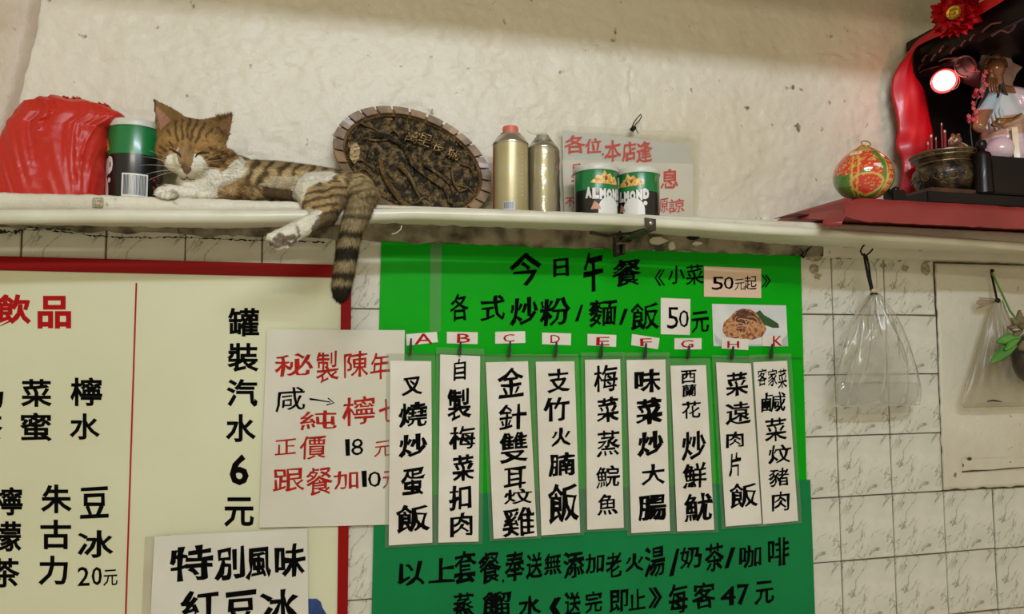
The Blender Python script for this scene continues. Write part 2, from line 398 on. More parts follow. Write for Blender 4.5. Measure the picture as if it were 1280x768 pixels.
o = mb.build('trim_3', mat('bare_cement_chips', s(70, 60, 44), .9), smooth=True); tag(o, kind='structure')
# ledge slab: rough white plastered shelf
def ledge_top(x): return float(np.interp(x, [-.9, -.55, -.39, -.12, .09, .36, .73, .96, 2.5], [1.786, 1.788, 1.792, 1.795, 1.797, 1.7995, 1.8025, 1.802, 1.80]))
def ledge():
    n = 420; xs = np.linspace(-.9, 2.5, n); V = []
    for x in xs:
        t = ledge_top(x); r = .0018*noise.noise(Vector((x*45, 0, 0)))+.0012*noise.noise(Vector((x*130, 4, 0))) if x < .0 else .0006*noise.noise(Vector((x*45, 0, 0)))
        low = float(np.interp(x, [-.9, -.2, .1, .7, 1.1, 2.5], [1.750, 1.762, 1.785, 1.787, 1.772, 1.766]))
        fy = -.172 + .0015*noise.noise(Vector((x*20, 7, 0)))
        for y, z in ((.0, t), (-.155, t), (fy+.004, t+r), (fy, t-.004+r), (fy-.001, (t+low)/2), (fy+.002, low+.003), (fy+.008, low), (-.09, low+.001*noise.noise(Vector((x*30, 1, 0)))), (-.012, low+.004+.003*noise.noise(Vector((x*40, 9, 0)))), (-.008, low+.004)): V.append((x, y, z))
    k = 10; f = [(i*k+j, i*k+j+1, (i+1)*k+j+1, (i+1)*k+j) for i in range(n-1) for j in range(k-1)]
    o = MB().add(V, f).build('wall_ledge', M_slab, sharp=60); tag(o, kind='structure')
ledge()
MB().box(-.95, 2.6, -3.9, .1, 2.75, 2.8).build('ceiling', M_plaster, smooth=False)['kind'] = 'structure'
# unseen beam added to throw the shadow edge across the top of the wall
MB().box(-.95, 2.6, -1.0, -.9, 2.444, 2.75).build('shadow_beam', M_plaster, smooth=False)['kind'] = 'structure'
# left pilaster above the ledge
def pilaster():
    V = []; n = 90; 
    for j in range(n+1):
        z = 1.80+(2.75-1.80)*j/n; e = float(np.interp(z, [1.80, 1.95, 2.05, 2.2, 2.75], [-.613, -.606, -.585, -.566, -.560]))+.004*noise.noise(Vector((z*30, 0, 0)))
        for x, y in ((e+.006, .004), (e, -.012), (e-.012, -.018), (e-.05, -.020+.003*noise.noise(Vector((z*15, 4, 0)))), (e-.12, -.022), (-.9, -.022)): V.append((x, y, z))
    f = [(j*6+k, (j+1)*6+k, (j+1)*6+k+1, j*6+k+1) for j in range(n) for k in range(5)]
    tag(MB().add(V, f).build('wall_left', M_pilaster, sharp=70), kind='structure')
pilaster()
#@@PIPE
# ------------------------------------------------------------------ pipe, bracket, clip
pp = [(-60, 271.5, .0118), (0, 271, .0118), (110, 270, .0118), (220, 270.5, .012), (320, 271, .012), (420, 270, .012), (520, 267.5, .0115), (640, 271, .0115), (760, 275, .0112), (860, 281, .0105), (960, 288, .0100), (1060, 293, .0095), (1160, 299.5, .0095), (1280, 309, .0100), (1400, 320, .0100)]
pts = []; rr = []
for i in range(len(pp)-1):
    for k in range(4):
        t = k/4; a, b = pp[i], pp[i+1]; pts.append(at(a[0]+(b[0]-a[0])*t, a[1]+(b[1]-a[1])*t, -.187)); rr.append(a[2]+(b[2]-a[2])*t)
mb = MB().tube(pts, rr, 20); pipe = mb.build('water_pipe', M_pipe)
tag(pipe, 'long white painted pipe running along the front edge of the ledge', 'pipe')
br = thing('pipe_bracket', 'small grey metal bracket with a bolt clipped over the pipe below the nut cans', 'bracket')
mb = MB(); a, b, c, d = at(806, 272, -.203), at(820, 274, -.203), at(820, 289, -.203), at(808, 288, -.203); mb.quadslab([a, b, c, d], (0, .0025, 0))
mb.add([at(808, 286, -.203), at(820, 288, -.203), at(790, 300, -.13), at(770, 303, -.12), at(770, 306, -.12), at(788, 304, -.13)], [(0, 1, 2, 3), (3, 2, 5, 4)])
mb.build('plate', M_darkmetal, br, smooth=False)
mb = MB(); c = at(813.5, 279, -.205); mb.ball(c, .0042, (1, .5, 1)); mb.build('bolt', mat('bolt_metal', s(200, 196, 180), .3, .8), br)
mb = MB()
mb.box(-.012, -.004, -.02, .0, -.04, .012, Matrix.Translation(at(772, 300, -.04))); mb.box(.004, .010, -.02, .0, -.036, .012, Matrix.Translation(at(772, 300, -.04)))
mb.tube([at(738, 291, -.12), at(760, 295, -.10), at(790, 292, -.12), at(806, 287, -.14)], .004, 6); mb.tube([at(775, 291, -.09), at(770, 300, -.06), at(772, 314, -.03)], .005, 6)
mb.build('wall_anchor', mat('rusted_iron', s(40, 34, 26), .7, .3, c2=s(80, 74, 62), nscale=80), br)
setorigin(br, at(772, 300, -.02))
cl = MB(); q = at(122, 253, -.176); cl.box(-.0062, .0062, -.003, .003, -.0062, .0062, Matrix.Translation(q)); cl.box(-.0085, .0085, -.001, .004, -.0085, .0085, Matrix.Translation(q))
o = cl.build('cable_clip', mat('yellowed_plastic', s(196, 186, 148), .5, c2=s(120, 108, 80), nscale=300), bevel=.0012); tag(o, 'tiny square yellowed clip stuck on the ledge front below the red bag', 'clip'); setmesh_origin(o, q)

#@@BOARDS
# ------------------------------------------------------------------ drinks board on the left
db = thing('drinks_board', 'large cream drinks menu board with a red frame under the left ledge', 'menu board')
yb = -.0085
W_ = lambda x0, x1, z0, z1, y0, y1: MB().box(x0, x1, y0, y1, z0, z1)
W_(-.9, .033, .80, 1.690, yb, -.0045).build('board', M_cream, db, smooth=False)
fr = MB().box(-.9, .047, yb-.004, -.0045, 1.671, 1.698); fr.build('frame_rail', M_redpaint, db, smooth=False, bevel=.001)
MB().box(.026, .047, yb-.0036, -.0045, .80, 1.6705).build('frame_rail', M_redpaint, db, smooth=False, bevel=.001)
a, b = at(170.5, 354, yb), at(157, 775, yb)
MB().quadslab([a+Vector((-.0015, -.0006, 0)), a+Vector((.0015, -.0006, 0)), b+Vector((.0015, -.0006, 0)), b+Vector((-.0015, -.0006, 0))], (0, .0005, 0)).build('divider_line', M_redletter, db, smooth=False)
write([('飲', -7, 368, 39, 411), ('品', 47, 370, 89, 411)], yb, M_redletter, db, w=.032)
blk = M_ink
write([('奶', -37, 477, 4.5, 512), ('茶', -36, 517, 3.5, 552)], yb, blk, db, w=.024)
write([('菜', 26, 474, 65, 509), ('蜜', 25, 516, 65, 552)], yb, blk, db, w=.024)
write([('檸', 88, 472, 128, 508), ('水', 87, 517, 125, 550)], yb, blk, db, w=.024)
write([('檸', -11, 609, 28.5, 645), ('檬', -12, 652, 27, 690), ('茶', -13, 698, 25, 735)], yb, blk, db, w=.024)
write([('朱', 51, 606, 90, 642), ('古', 50.5, 650, 89, 687), ('力', 48, 695, 85, 732)], yb, blk, db, w=.026)
write([('豆', 100, 608, 136, 649), ('冰', 97, 663, 142, 698)], yb, blk, db, w=.02, brush=.4)
write([('2', 97, 709, 112, 733), ('0', 114.5, 709, 127.5, 732), ('元', 129, 712, 147, 733)], yb, blk, db, w=.012, brush=.4)
write([('罐', 285, 385, 324, 421), ('裝', 284, 429, 323.5, 465), ('汽', 283, 474, 322, 509), ('水', 282, 518, 320, 553), ('6', 287, 568, 311, 607), ('元', 280, 622, 317.5, 659)], yb, blk, db, w=.026)
# patch of slightly darker film under the price and picture of a blue bottle peeping out
mb = MB(); c = [at(x, y, yb-.0012) for x, y in ((372, 749), (396, 749), (401, 753), (403, 760), (408, 768), (412, 790), (372, 790))]
n = len(c); mb.add(c+[p+Vector((0, .001, 0)) for p in c], [tuple(range(n)), tuple(range(n, 2*n))[::-1]]+[(i, n+i, n+(i+1) % n, (i+1) % n) for i in range(n)])
o = mb.build('bottle_picture', mat('blue_print', s(20, 40, 92), .35, c2=s(40, 70, 130), nscale=60), db, smooth=False); o['label'] = 'dark blue bottle picture peeping out beside the lower paper'
setorigin(db, (-.4, -.006, .8))
# loose papers
pk = thing('paper_notice', 'white paper notice with red handwriting and black 18 and 10, between the two boards', 'notice')
sf = wave(.0012, 1, 7); yp = -.0148
sheet('paper', [(334, 412), (506, 413), (502, 656), (324, 660)], yp, M_paperpink, pk, 20, 24, sf)
Z5 = (320, 420, 3.489)
write([('秘', 80, 75, 250, 180), ('製', 262, 65, 362, 208), ('陳', 383, 65, 490, 185), ('年', 497, 75, 584, 190)], yp, M_redink, pk, w=.008, brush=1, surf=sf, zf=Z5)
write([('咸', 85, 222, 215, 335)], yp, M_ink, pk, w=.004, brush=1, surf=sf, zf=Z5)
mb = MB(); ar = [(387, 499), (395, 500), (404, 501.5), (413, 503)]
mb.tube([at(x, y, yp-.0006)+Vector((0, sf(at(x, y, yp).x, at(x, y, yp).z), 0)) for x, y in ar], [.0022, .0017, .0012, .001], 6, flat=.25, up=(0, 0, 1))
mb.tube([at(x, y, yp-.0006)+Vector((0, sf(at(x, y, yp).x, at(x, y, yp).z), 0)) for x, y in ((410, 498), (417.5, 504), (408, 506.5))], .0013, 6, flat=.3)
mb.build('arrow', M_ink, pk)
write([('純', 190, 325, 352, 412), ('檸', 375, 262, 520, 395), ('七', 535, 275, 620, 378)], yp, M_redink, pk, w=.008, brush=1, surf=sf, zf=Z5)
write([('正', 82, 447, 175, 522), ('價', 190, 435, 305, 540), ('元', 515, 455, 590, 530)], yp, M_redink, pk, w=.006, brush=1, surf=sf, zf=Z5)
write([('1', 388, 450, 410, 524), ('8', 415, 448, 468, 522)], yp, M_ink, pk, w=.0, brush=.5, surf=sf, zf=Z5)
write([('跟', 72, 575, 212, 680), ('餐', 217, 572, 335, 698), ('加', 338, 590, 447, 672), ('元', 553, 585, 620, 668)], yp, M_redink, pk, w=.010, brush=1, surf=sf, zf=Z5)
write([('1', 460, 588, 484, 660), ('0', 488, 592, 545, 660)], yp, M_ink, pk, w=.0, brush=.5, surf=sf, zf=Z5)
setorigin(pk, at(415, 658, yp))
op = sheet('old_paper', [(181, 672), (212, 669), (205, 800), (176, 800)], -.0098, M_paperold, None, 4, 10, wave(.0008, 5)); tag(op, 'yellowed old paper edge sticking out left of the white ice dessert notice', 'paper'); setmesh_origin(op, at(190, 700, -.0098))
wp = thing('paper_notice', 'white paper notice with two lines of black brush writing at the bottom edge', 'notice')
sf = wave(.0010, 2, 6); yp = -.0182
sheet('paper', [(193, 671), (384, 661), (386, 812), (186, 812)], yp, M_paper, wp, 16, 12, sf)
Z7 = (180, 640, 4.267)
write([('特', 137, 175, 370, 375), ('別', 375, 180, 540, 370), ('風', 540, 185, 678, 368), ('味', 695, 168, 862, 350)], yp, M_ink, wp, w=.026, brush=1, surf=sf, zf=Z7)
write([('紅', 192, 422, 405, 610), ('豆', 432, 412, 600, 600), ('冰', 615, 412, 825, 605)], yp, M_ink, wp, w=.028, brush=1, surf=sf, zf=Z7)
setorigin(wp, at(285, 768, yp))

# ------------------------------------------------------------------ green lunch board
gb = thing('lunch_board', 'large bright green laminated lunch menu board below the ledge', 'menu board')
yg = -.0085; sg = wave(.0010, 8, 4)
lo_ = sheet('lower_sheet', [(468, 622), (1013, 600), (1021, 830), (463, 830)], yg-.0016, M_teal, gb, 40, 16, sg); lo_['label'] = 'darker teal green lower sheet'
sheet('upper_sheet', [(476.5, 302), (1001, 320), (1009, 622), (468, 645)], yg, M_green, gb, 40, 20, sg)
tp = sheet('tape', [(538, 304), (552, 305), (551, 415), (537, 415)], yg-.0008, M_sleeve, gb, 2, 12, sg)
Z1 = (470, 290, 4.266); Z2 = (740, 290, 4.268)
kw = dict(brush=1, surf=sg)
write([('今', 710, 112, 885, 288), ('日', 945, 138, 1030, 242), ('午', 1105, 110, 1212, 320)], yg, M_ink, gb, w=.028, zf=Z1, **kw)
write([('餐', 107, 145, 262, 295)], yg, M_ink, gb, w=.018, zf=Z2, **kw)
write([('《', 333, 200, 390, 290), ('小', 405, 180, 495, 280), ('菜', 500, 172, 598, 285), ('》', 903, 228, 955, 298)], yg, M_ink, gb, w=.012, zf=Z2, **kw)
write([('各', 395, 330, 495, 478), ('式', 555, 335, 688, 478), ('炒', 712, 345, 865, 505), ('粉', 872, 345, 1038, 505), ('/', 1060, 388, 1105, 480)], yg, M_ink, gb, w=.018, zf=Z1, **kw)
write([('麵', -20, 362, 135, 512), ('/', 143, 410, 192, 497), ('飯', 205, 375, 360, 527), ('元', 530, 420, 625, 542)], yg, M_ink, gb, w=.018, zf=Z2, **kw)
Z8 = (460, 640, 4.571); Z9 = (720, 640, 4.267); yl = yg-.0016
write([('以', 165, 280, 325, 425), ('上', 345, 265, 497, 410), ('套', 490, 225, 622, 415), ('餐', 628, 230, 762, 415), ('.', 765, 385, 778, 408), ('奉', 778, 228, 897, 400), ('送', 900, 230, 1000, 390), ('無', 1003, 240, 1108, 365), ('添', 1115, 228, 1238, 385)], yl, M_ink, gb, w=.024, zf=Z8, **kw)
write([('加', 50, 225, 152, 335), ('老', 158, 215, 245, 352), ('火', 262, 222, 362, 325), ('湯', 365, 180, 475, 352), ('/', 495, 197, 552, 347), ('奶', 553, 188, 672, 308), ('茶', 685, 165, 790, 322), ('/', 790, 188, 850, 305), ('咖', 868, 180, 988, 302), ('啡', 1022, 135, 1137, 290)], yl, M_ink, gb, w=.022, zf=Z9, **kw)
write([('蒸', 482, 460, 607, 605), ('餾', 650, 455, 822, 600), ('水', 860, 478, 992, 600), ('《', 1035, 488, 1105, 600), ('送', 1118, 458, 1215, 600)], yl, M_ink, gb, w=.026, zf=Z8, **kw)
write([('完', 48, 425, 140, 545), ('即', 178, 412, 280, 542), ('止', 280, 410, 372, 530), ('》', 385, 402, 460, 518), ('每', 492, 388, 597, 542), ('客', 618, 376, 745, 522), ('4', 770, 395, 852, 502), ('7', 858, 385, 922, 500), ('元', 950, 366, 1057, 500)], yl, M_ink, gb, w=.022, zf=Z9, **kw)
# dish photo printed on white card
ph = sheet('dish_photo', [(890, 380), (982.5, 382), (985, 433), (892, 433)], yg-.0014, mat('photo_white', s(214, 214, 206), .25, c2=s(200, 202, 198), nscale=20), gb, 2, 2)
ph['label'] = 'small photo of brown noodles on a white plate'
def fanshape(name, pts, y, m, parent, t=.0003, center=None):
    c = [at(x, yy, y) for x, yy in pts]; n = len(c)
    mb = MB(); mb.add(c+[p+Vector((0, t, 0)) for p in c], [tuple(range(n)), tuple(range(n, 2*n))[::-1]]+[(i, n+i, n+(i+1) % n, (i+1) % n) for i in range(n)])
    return mb.build(name, m, parent, smooth=False)
M_nood = mat('noodle_print', s(120, 62, 34), .4, c2=s(196, 140, 92), nscale=120, lo=.4, hi=.6)
M_nood2 = mat('noodle_dark', s(62, 30, 22), .4, c2=s(112, 66, 44), nscale=160, lo=.4, hi=.6)
fanshape('plate_rim', [(892.5, 417), (894, 428), (900, 432.6), (984.5, 432.6), (984, 418), (975, 428), (960, 431), (915, 431), (902, 427)], yg-.0018, mat('grey_print', s(176, 180, 180), .3), ph)  # grey print along the lower rim of the plate
fanshape('noodles', [(903, 414), (905, 403), (912, 397), (920, 389), (928, 386), (938, 387), (948, 393), (955, 402), (958, 412), (953, 421), (940, 425), (922, 424), (908, 421)], yg-.0019, M_nood, ph)
fanshape('sauce', [(915, 399), (922, 390), (930, 387), (942, 392), (950, 400), (944, 402), (936, 408), (929, 404), (926, 418), (920, 414), (921, 402)], yg-.0022, M_nood2, ph)
fanshape('greens', [(945, 391), (950, 388), (955, 394), (964, 399), (973, 405), (974, 410), (966, 410), (955, 406), (950, 398)], yg-.0021, mat('green_print', s(38, 78, 36), .4), ph)
mb = MB()
for k in range(16):
    a0 = random.uniform(0, 6.28); cx_, cy_ = 930+random.uniform(-14, 16), 410+random.uniform(-10, 8); rx, ry = random.uniform(6, 13), random.uniform(4, 8)
    mb.tube([at(min(956, max(905, cx_+rx*math.cos(a0+t))), min(424, max(390, cy_+ry*math.sin(a0+t))), yg-.0024) for t in np.linspace(0, 2.6, 9)], .0009, 4, flat=.2)
o = mb.build('noodle_strands', mat('strand_print', s(206, 152, 104), .5), ph); o['kind'] = 'stuff'
# string across with the sleeves
mb = MB().tube([at(x, y, -.0135) for x, y in ((507, 443), (560, 443.5), (640, 445), (760, 446), (860, 447), (1003, 448))], .0008, 5); mb.build('hanging_cord', mat('dark_green_cord', s(14, 60, 22), .6), gb)
# price cards
pc = thing('price_card', 'pinkish price card reading 50 pasted after the small dishes line', 'card')
sheet('card', [(880, 333), (951.5, 336), (951.5, 373), (880, 371)], yg-.002, M_pinkcard, pc, 3, 3)
write([('5', 638, 240, 700, 310), ('0', 702, 240, 755, 306), ('元', 760, 250, 814, 312), ('起', 812, 235, 878, 312)], yg-.002, M_ink, pc, w=.004, brush=.7, zf=Z2); setorigin(pc, at(916, 354, yg))
pc = thing('price_card', 'white price card reading 50 pasted in the fried noodle and rice line', 'card')
sheet('card', [(826, 372.5), (863, 374), (862.5, 419), (826, 418)], yg-.002, M_strip, pc, 3, 3)
write([('5', 400, 402, 460, 518), ('0', 463, 418, 516, 510)], yg-.002, M_ink, pc, w=.0, brush=.6, zf=Z2); setorigin(pc, at(844, 395, yg))
# lettered tags + pegs
TG = [('A', [(507.5, 418), (546, 415), (547.5, 428), (508.5, 432.5)], (518, 417, 541, 431), (513, 427, 443)), ('B', [(558.6, 415), (597.3, 415.5), (597, 430.5), (558.6, 429.5)], (571, 417.3, 588, 429), (575, 431, 443)),
      ('C', [(619, 415), (656.4, 414.3), (656.8, 429), (619, 430)], (629, 418, 643, 427.5), (637, 431, 445)), ('D', [(677.7, 416), (714, 417), (713.5, 432), (677.7, 430.5)], (688, 419, 700, 429), (695, 431, 445)),
      ('E', [(734.4, 417.5), (770.5, 419), (770, 434), (734.4, 432)], (745, 421.3, 762, 432.3), (752, 432, 446)), ('F', [(790, 417.7), (824.5, 423), (822.5, 437), (789, 431.7)], (800, 423, 815, 433), (807, 433, 446)),
      ('G', [(843, 423), (877, 423), (877, 437), (843, 437)], (851, 425.3, 867, 435), (861, 436, 447)), ('H', [(902, 422.7), (935.6, 424), (935.5, 438), (902, 436)], (909, 426.5, 924, 435.3), (916, 437, 448)), ('K', [(952.8, 420.5), (977, 420), (977.5, 433.5), (953, 433)], (966, 420, 978, 433), (965, 434, 447))]
M_peg = mat('dark_peg', s(20, 34, 20), .35, coat=.3)
for ch, c, g, pg in TG:
    t = thing('letter_tag', 'small white tag with red letter %s above the menu strips' % ch, 'tag'); y0 = yg-.0022 if ch != 'K' else yg-.0034
    if ch == 'H': y0 = yg-.0030
    sheet('card', c, y0, M_strip, t, 2, 2); write([(ch, *g)], y0, M_redletter, t, w=.006, brush=.5); setorigin(t, at(c[3][0], c[3][1], y0))
    p = thing('clothes_peg', 'little dark peg holding the strip under letter %s' % ch, 'peg')
    mb = MB(); x, ya, ybm = pg; hw = 2.0
    for sgn, yy in ((-1, -.0225), (1, -.0285)):
        v = [at(x-hw*.5+1, ya-4, yy-.002), at(x+hw*.5+1, ya-4, yy-.002), at(x+hw, ybm-3, yy), at(x+hw-1.3, ybm+2, yy), at(x-hw+.6, ybm+2, yy), at(x-hw, ybm-3, yy)]
        v2 = [q+Vector((0, .003, 0)) for q in v]; mb = MB().add(v+v2, [tuple(range(6)), (11, 10, 9, 8, 7, 6)]+[(i, 6+i, 6+(i+1) % 6, (i+1) % 6) for i in range(6)]); mb.build('jaw', M_peg, p, smooth=False, bevel=.0003)
    sp = MB().tube([at(x-hw-.5, ybm-3, -.0255), at(x+hw+.5, ybm-3, -.0255)], .0012, 8); sp.build('spring', M_steel, p); setorigin(p, at(x, ybm, -.025))
# dish strips
Z3 = (480, 430, 2.846); Z4 = (720, 430, 2.845)
ST = [('A', Z3, [(22, 60), (168, 62), (172, 708), (17, 718)], '叉,62,115,137,187;燒,50,205,155,300;炒,50,318,155,408;蛋,60,437,147,540;飯,42,573,165,677', .026, 'stained at the bottom, overlapping the red notice'),
      ('B', Z3, [(200, 38), (342, 44), (336, 704), (193, 708)], '自,247,53,292,133;製,225,157,312,277;梅,230,292,325,378;菜,243,393,320,490;扣,230,505,312,597;肉,235,600,315,690', .022, 'six large characters ending in a boxy one'),
      ('C', Z3, [(362, 66), (512, 62), (544, 684), (390, 694)], '金,403,85,497,197;針,407,212,508,308;雙,410,312,513,428;耳,425,433,505,515;炆,425,515,527,572;雞,420,580,535,690', .018, 'leaning right with a torn left edge'),
      ('D', Z3, [(540, 64), (677, 62), (698, 672), (560, 682)], '支,580,88,662,177;竹,567,190,660,278;火,595,298,665,368;腩,585,385,680,475;飯,583,497,695,645', .022, 'five characters, the lowest biggest'),
      ('E', Z4, [(32, 57), (157, 55), (170, 655), (40, 662)], '梅,63,75,148,172;菜,73,187,152,280;蒸,72,308,157,405;鯇,70,432,157,515;魚,75,535,150,612', .018, 'five thin characters'),
      ('F', Z4, [(180, 58), (318, 56), (335, 666), (197, 674)], '味,207,88,302,173;菜,212,190,307,288;炒,217,308,312,405;大,232,427,317,505;腸,222,535,322,632', .030, 'five very bold characters'),
      ('G', Z4, [(336, 78), (462, 76), (492, 662), (360, 668)], '西,373,92,428,143;蘭,378,143,428,190;花,375,203,443,267;炒,375,308,463,418;鮮,378,420,465,517;魷,383,530,487,635', .020, 'pieced from two cards, small writing on top'),
      ('H', Z4, [(498, 66), (622, 70), (660, 640), (532, 650)], '菜,533,98,612,187;遠,530,205,622,290;肉,533,312,597,372;片,543,385,587,475;飯,545,495,648,588', .018, 'leaning beside the last one, large end character'),
      ('K', Z4, [(630, 66), (750, 60), (790, 630), (665, 642)], '客,645,88,678,152;家,682,90,715,152;菜,717,88,750,160;鹹,658,170,745,245;菜,670,262,750,348;炆,682,358,765,430;豬,682,440,757,510;肉,695,525,760,597', .014, 'rightmost, three tiny characters on top')]
for k, (ch, zf, c, tx, w, ds) in enumerate(ST):
    t = thing('menu_strip', 'white strip under tag %s, %s' % (ch, ds), 'strip')
    cc = [(zf[0]+x/zf[2], zf[1]+y/zf[2]) for x, y in c]; y0 = -.0185-(.0008 if k % 2 else 0); sf = wave(.0012, 20+k, 6)
    sheet('card', cc, y0, M_strip, t, 4, 18, sf)
    if ch in 'GH':
        zz = 297 if ch == 'G' else 478; f0 = (zz-c[0][1])/(c[3][1]-c[0][1]); l = lambda a, b: (a[0]+(b[0]-a[0])*f0, a[1]+(b[1]-a[1])*f0)
        lc, rc = l(cc[0], cc[3]), l(cc[1], cc[2]); sheet('lower_card', [lc, rc, cc[2], cc[3]], y0-.0005, M_strip, t, 4, 12, sf, t=.0003)
        y0 -= .0005
    items = [(q.split(',')[0], *map(float, q.split(',')[1:])) for q in tx.split(';')]
    write(items, y0, M_ink, t, w=w, brush=1, surf=sf, zf=zf)
    e = 5; sheet('sleeve', [(cc[0][0]-e, cc[0][1]-9), (cc[1][0]+e, cc[1][1]-9), (cc[2][0]+e, cc[2][1]+3), (cc[3][0]-e, cc[3][1]+3)], y0+.0022, M_sleeve, t, 4, 18, sf, t=.0003)
    setorigin(t, at(*cc[3], y0))

#@@SHELF
# ------------------------------------------------------------------ red lettered sign behind the cans
sg_ = thing('red_sign', 'white sign with red handwriting in a clear sleeve leaning behind the two nut cans', 'sign')
ysn = -.012
M_gray = mat('sign_grey', s(196, 194, 182), .4, c2=s(202, 200, 188), nscale=9, coat=.3)
sheet('sleeve', [(697, 157), (876, 166), (873, 284), (698, 276)], ysn-.003, clear('sign_sleeve', (.99, .99, .97, 1), .07, .12, gl=.25), sg_, 6, 6, wave(.001, 31))
sheet('paper', [(703, 163), (862, 181), (866, 284), (706, 276)], ysn, M_gray, sg_, 2, 2)
u = sheet('lower_paper', [(703, 200), (866, 205), (866, 284), (706, 276)], ysn-.001, M_strip, sg_, 2, 2); u['label'] = 'brighter white lower part'
Z10 = (700, 150, 5.906); M_sred = mat('sign_red', s(206, 48, 30), .8, spec=.05)
write([('各', 32, 112, 188, 250), ('位', 185, 135, 305, 250), ('.', 308, 245, 325, 262), ('本', 325, 148, 452, 310), ('店', 458, 160, 562, 310), ('逢', 562, 155, 682, 320)], ysn-.0015, M_sred, sg_, w=.016, brush=1, zf=Z10)
write([('星', 80, 320, 160, 460), ('期', 185, 322, 280, 460), ('休', 610, 362, 722, 500), ('息', 740, 362, 872, 508)], ysn-.0015, M_sred, sg_, w=.016, brush=1, zf=Z10)
write([('不', 38, 570, 108, 645), ('原', 732, 575, 800, 685), ('諒', 800, 580, 920, 690)], ysn-.0015, M_sred, sg_, w=.010, brush=1, zf=Z10)
setorigin(sg_, at(785, 270, ysn))
hk = thing('cord_hook', 'black knotted cord loop on a nail above the red lettered sign', 'cord')
mb = MB(); c = at(790, 161, -.018)
for k in range(6): mb.ball(c+Vector((random.uniform(-.006, .006), random.uniform(-.003, .003), random.uniform(-.006, .006))), random.uniform(.003, .006), sub=1)
mb.build('knot', M_black, hk)
lp = [(790, 159), (793, 152), (797, 147), (801, 143), (802, 146), (799, 151), (795, 155), (792, 160)]
MB().tube([at(x, y, -.018) for x, y in lp], .0013, 6).build('loop', M_black, hk)
MB().tube([at(788, 161, -.018), at(795, 162, -.02), at(798, 167, -.02)], .001, 6).build('loose_end', M_black, hk); setorigin(hk, c)

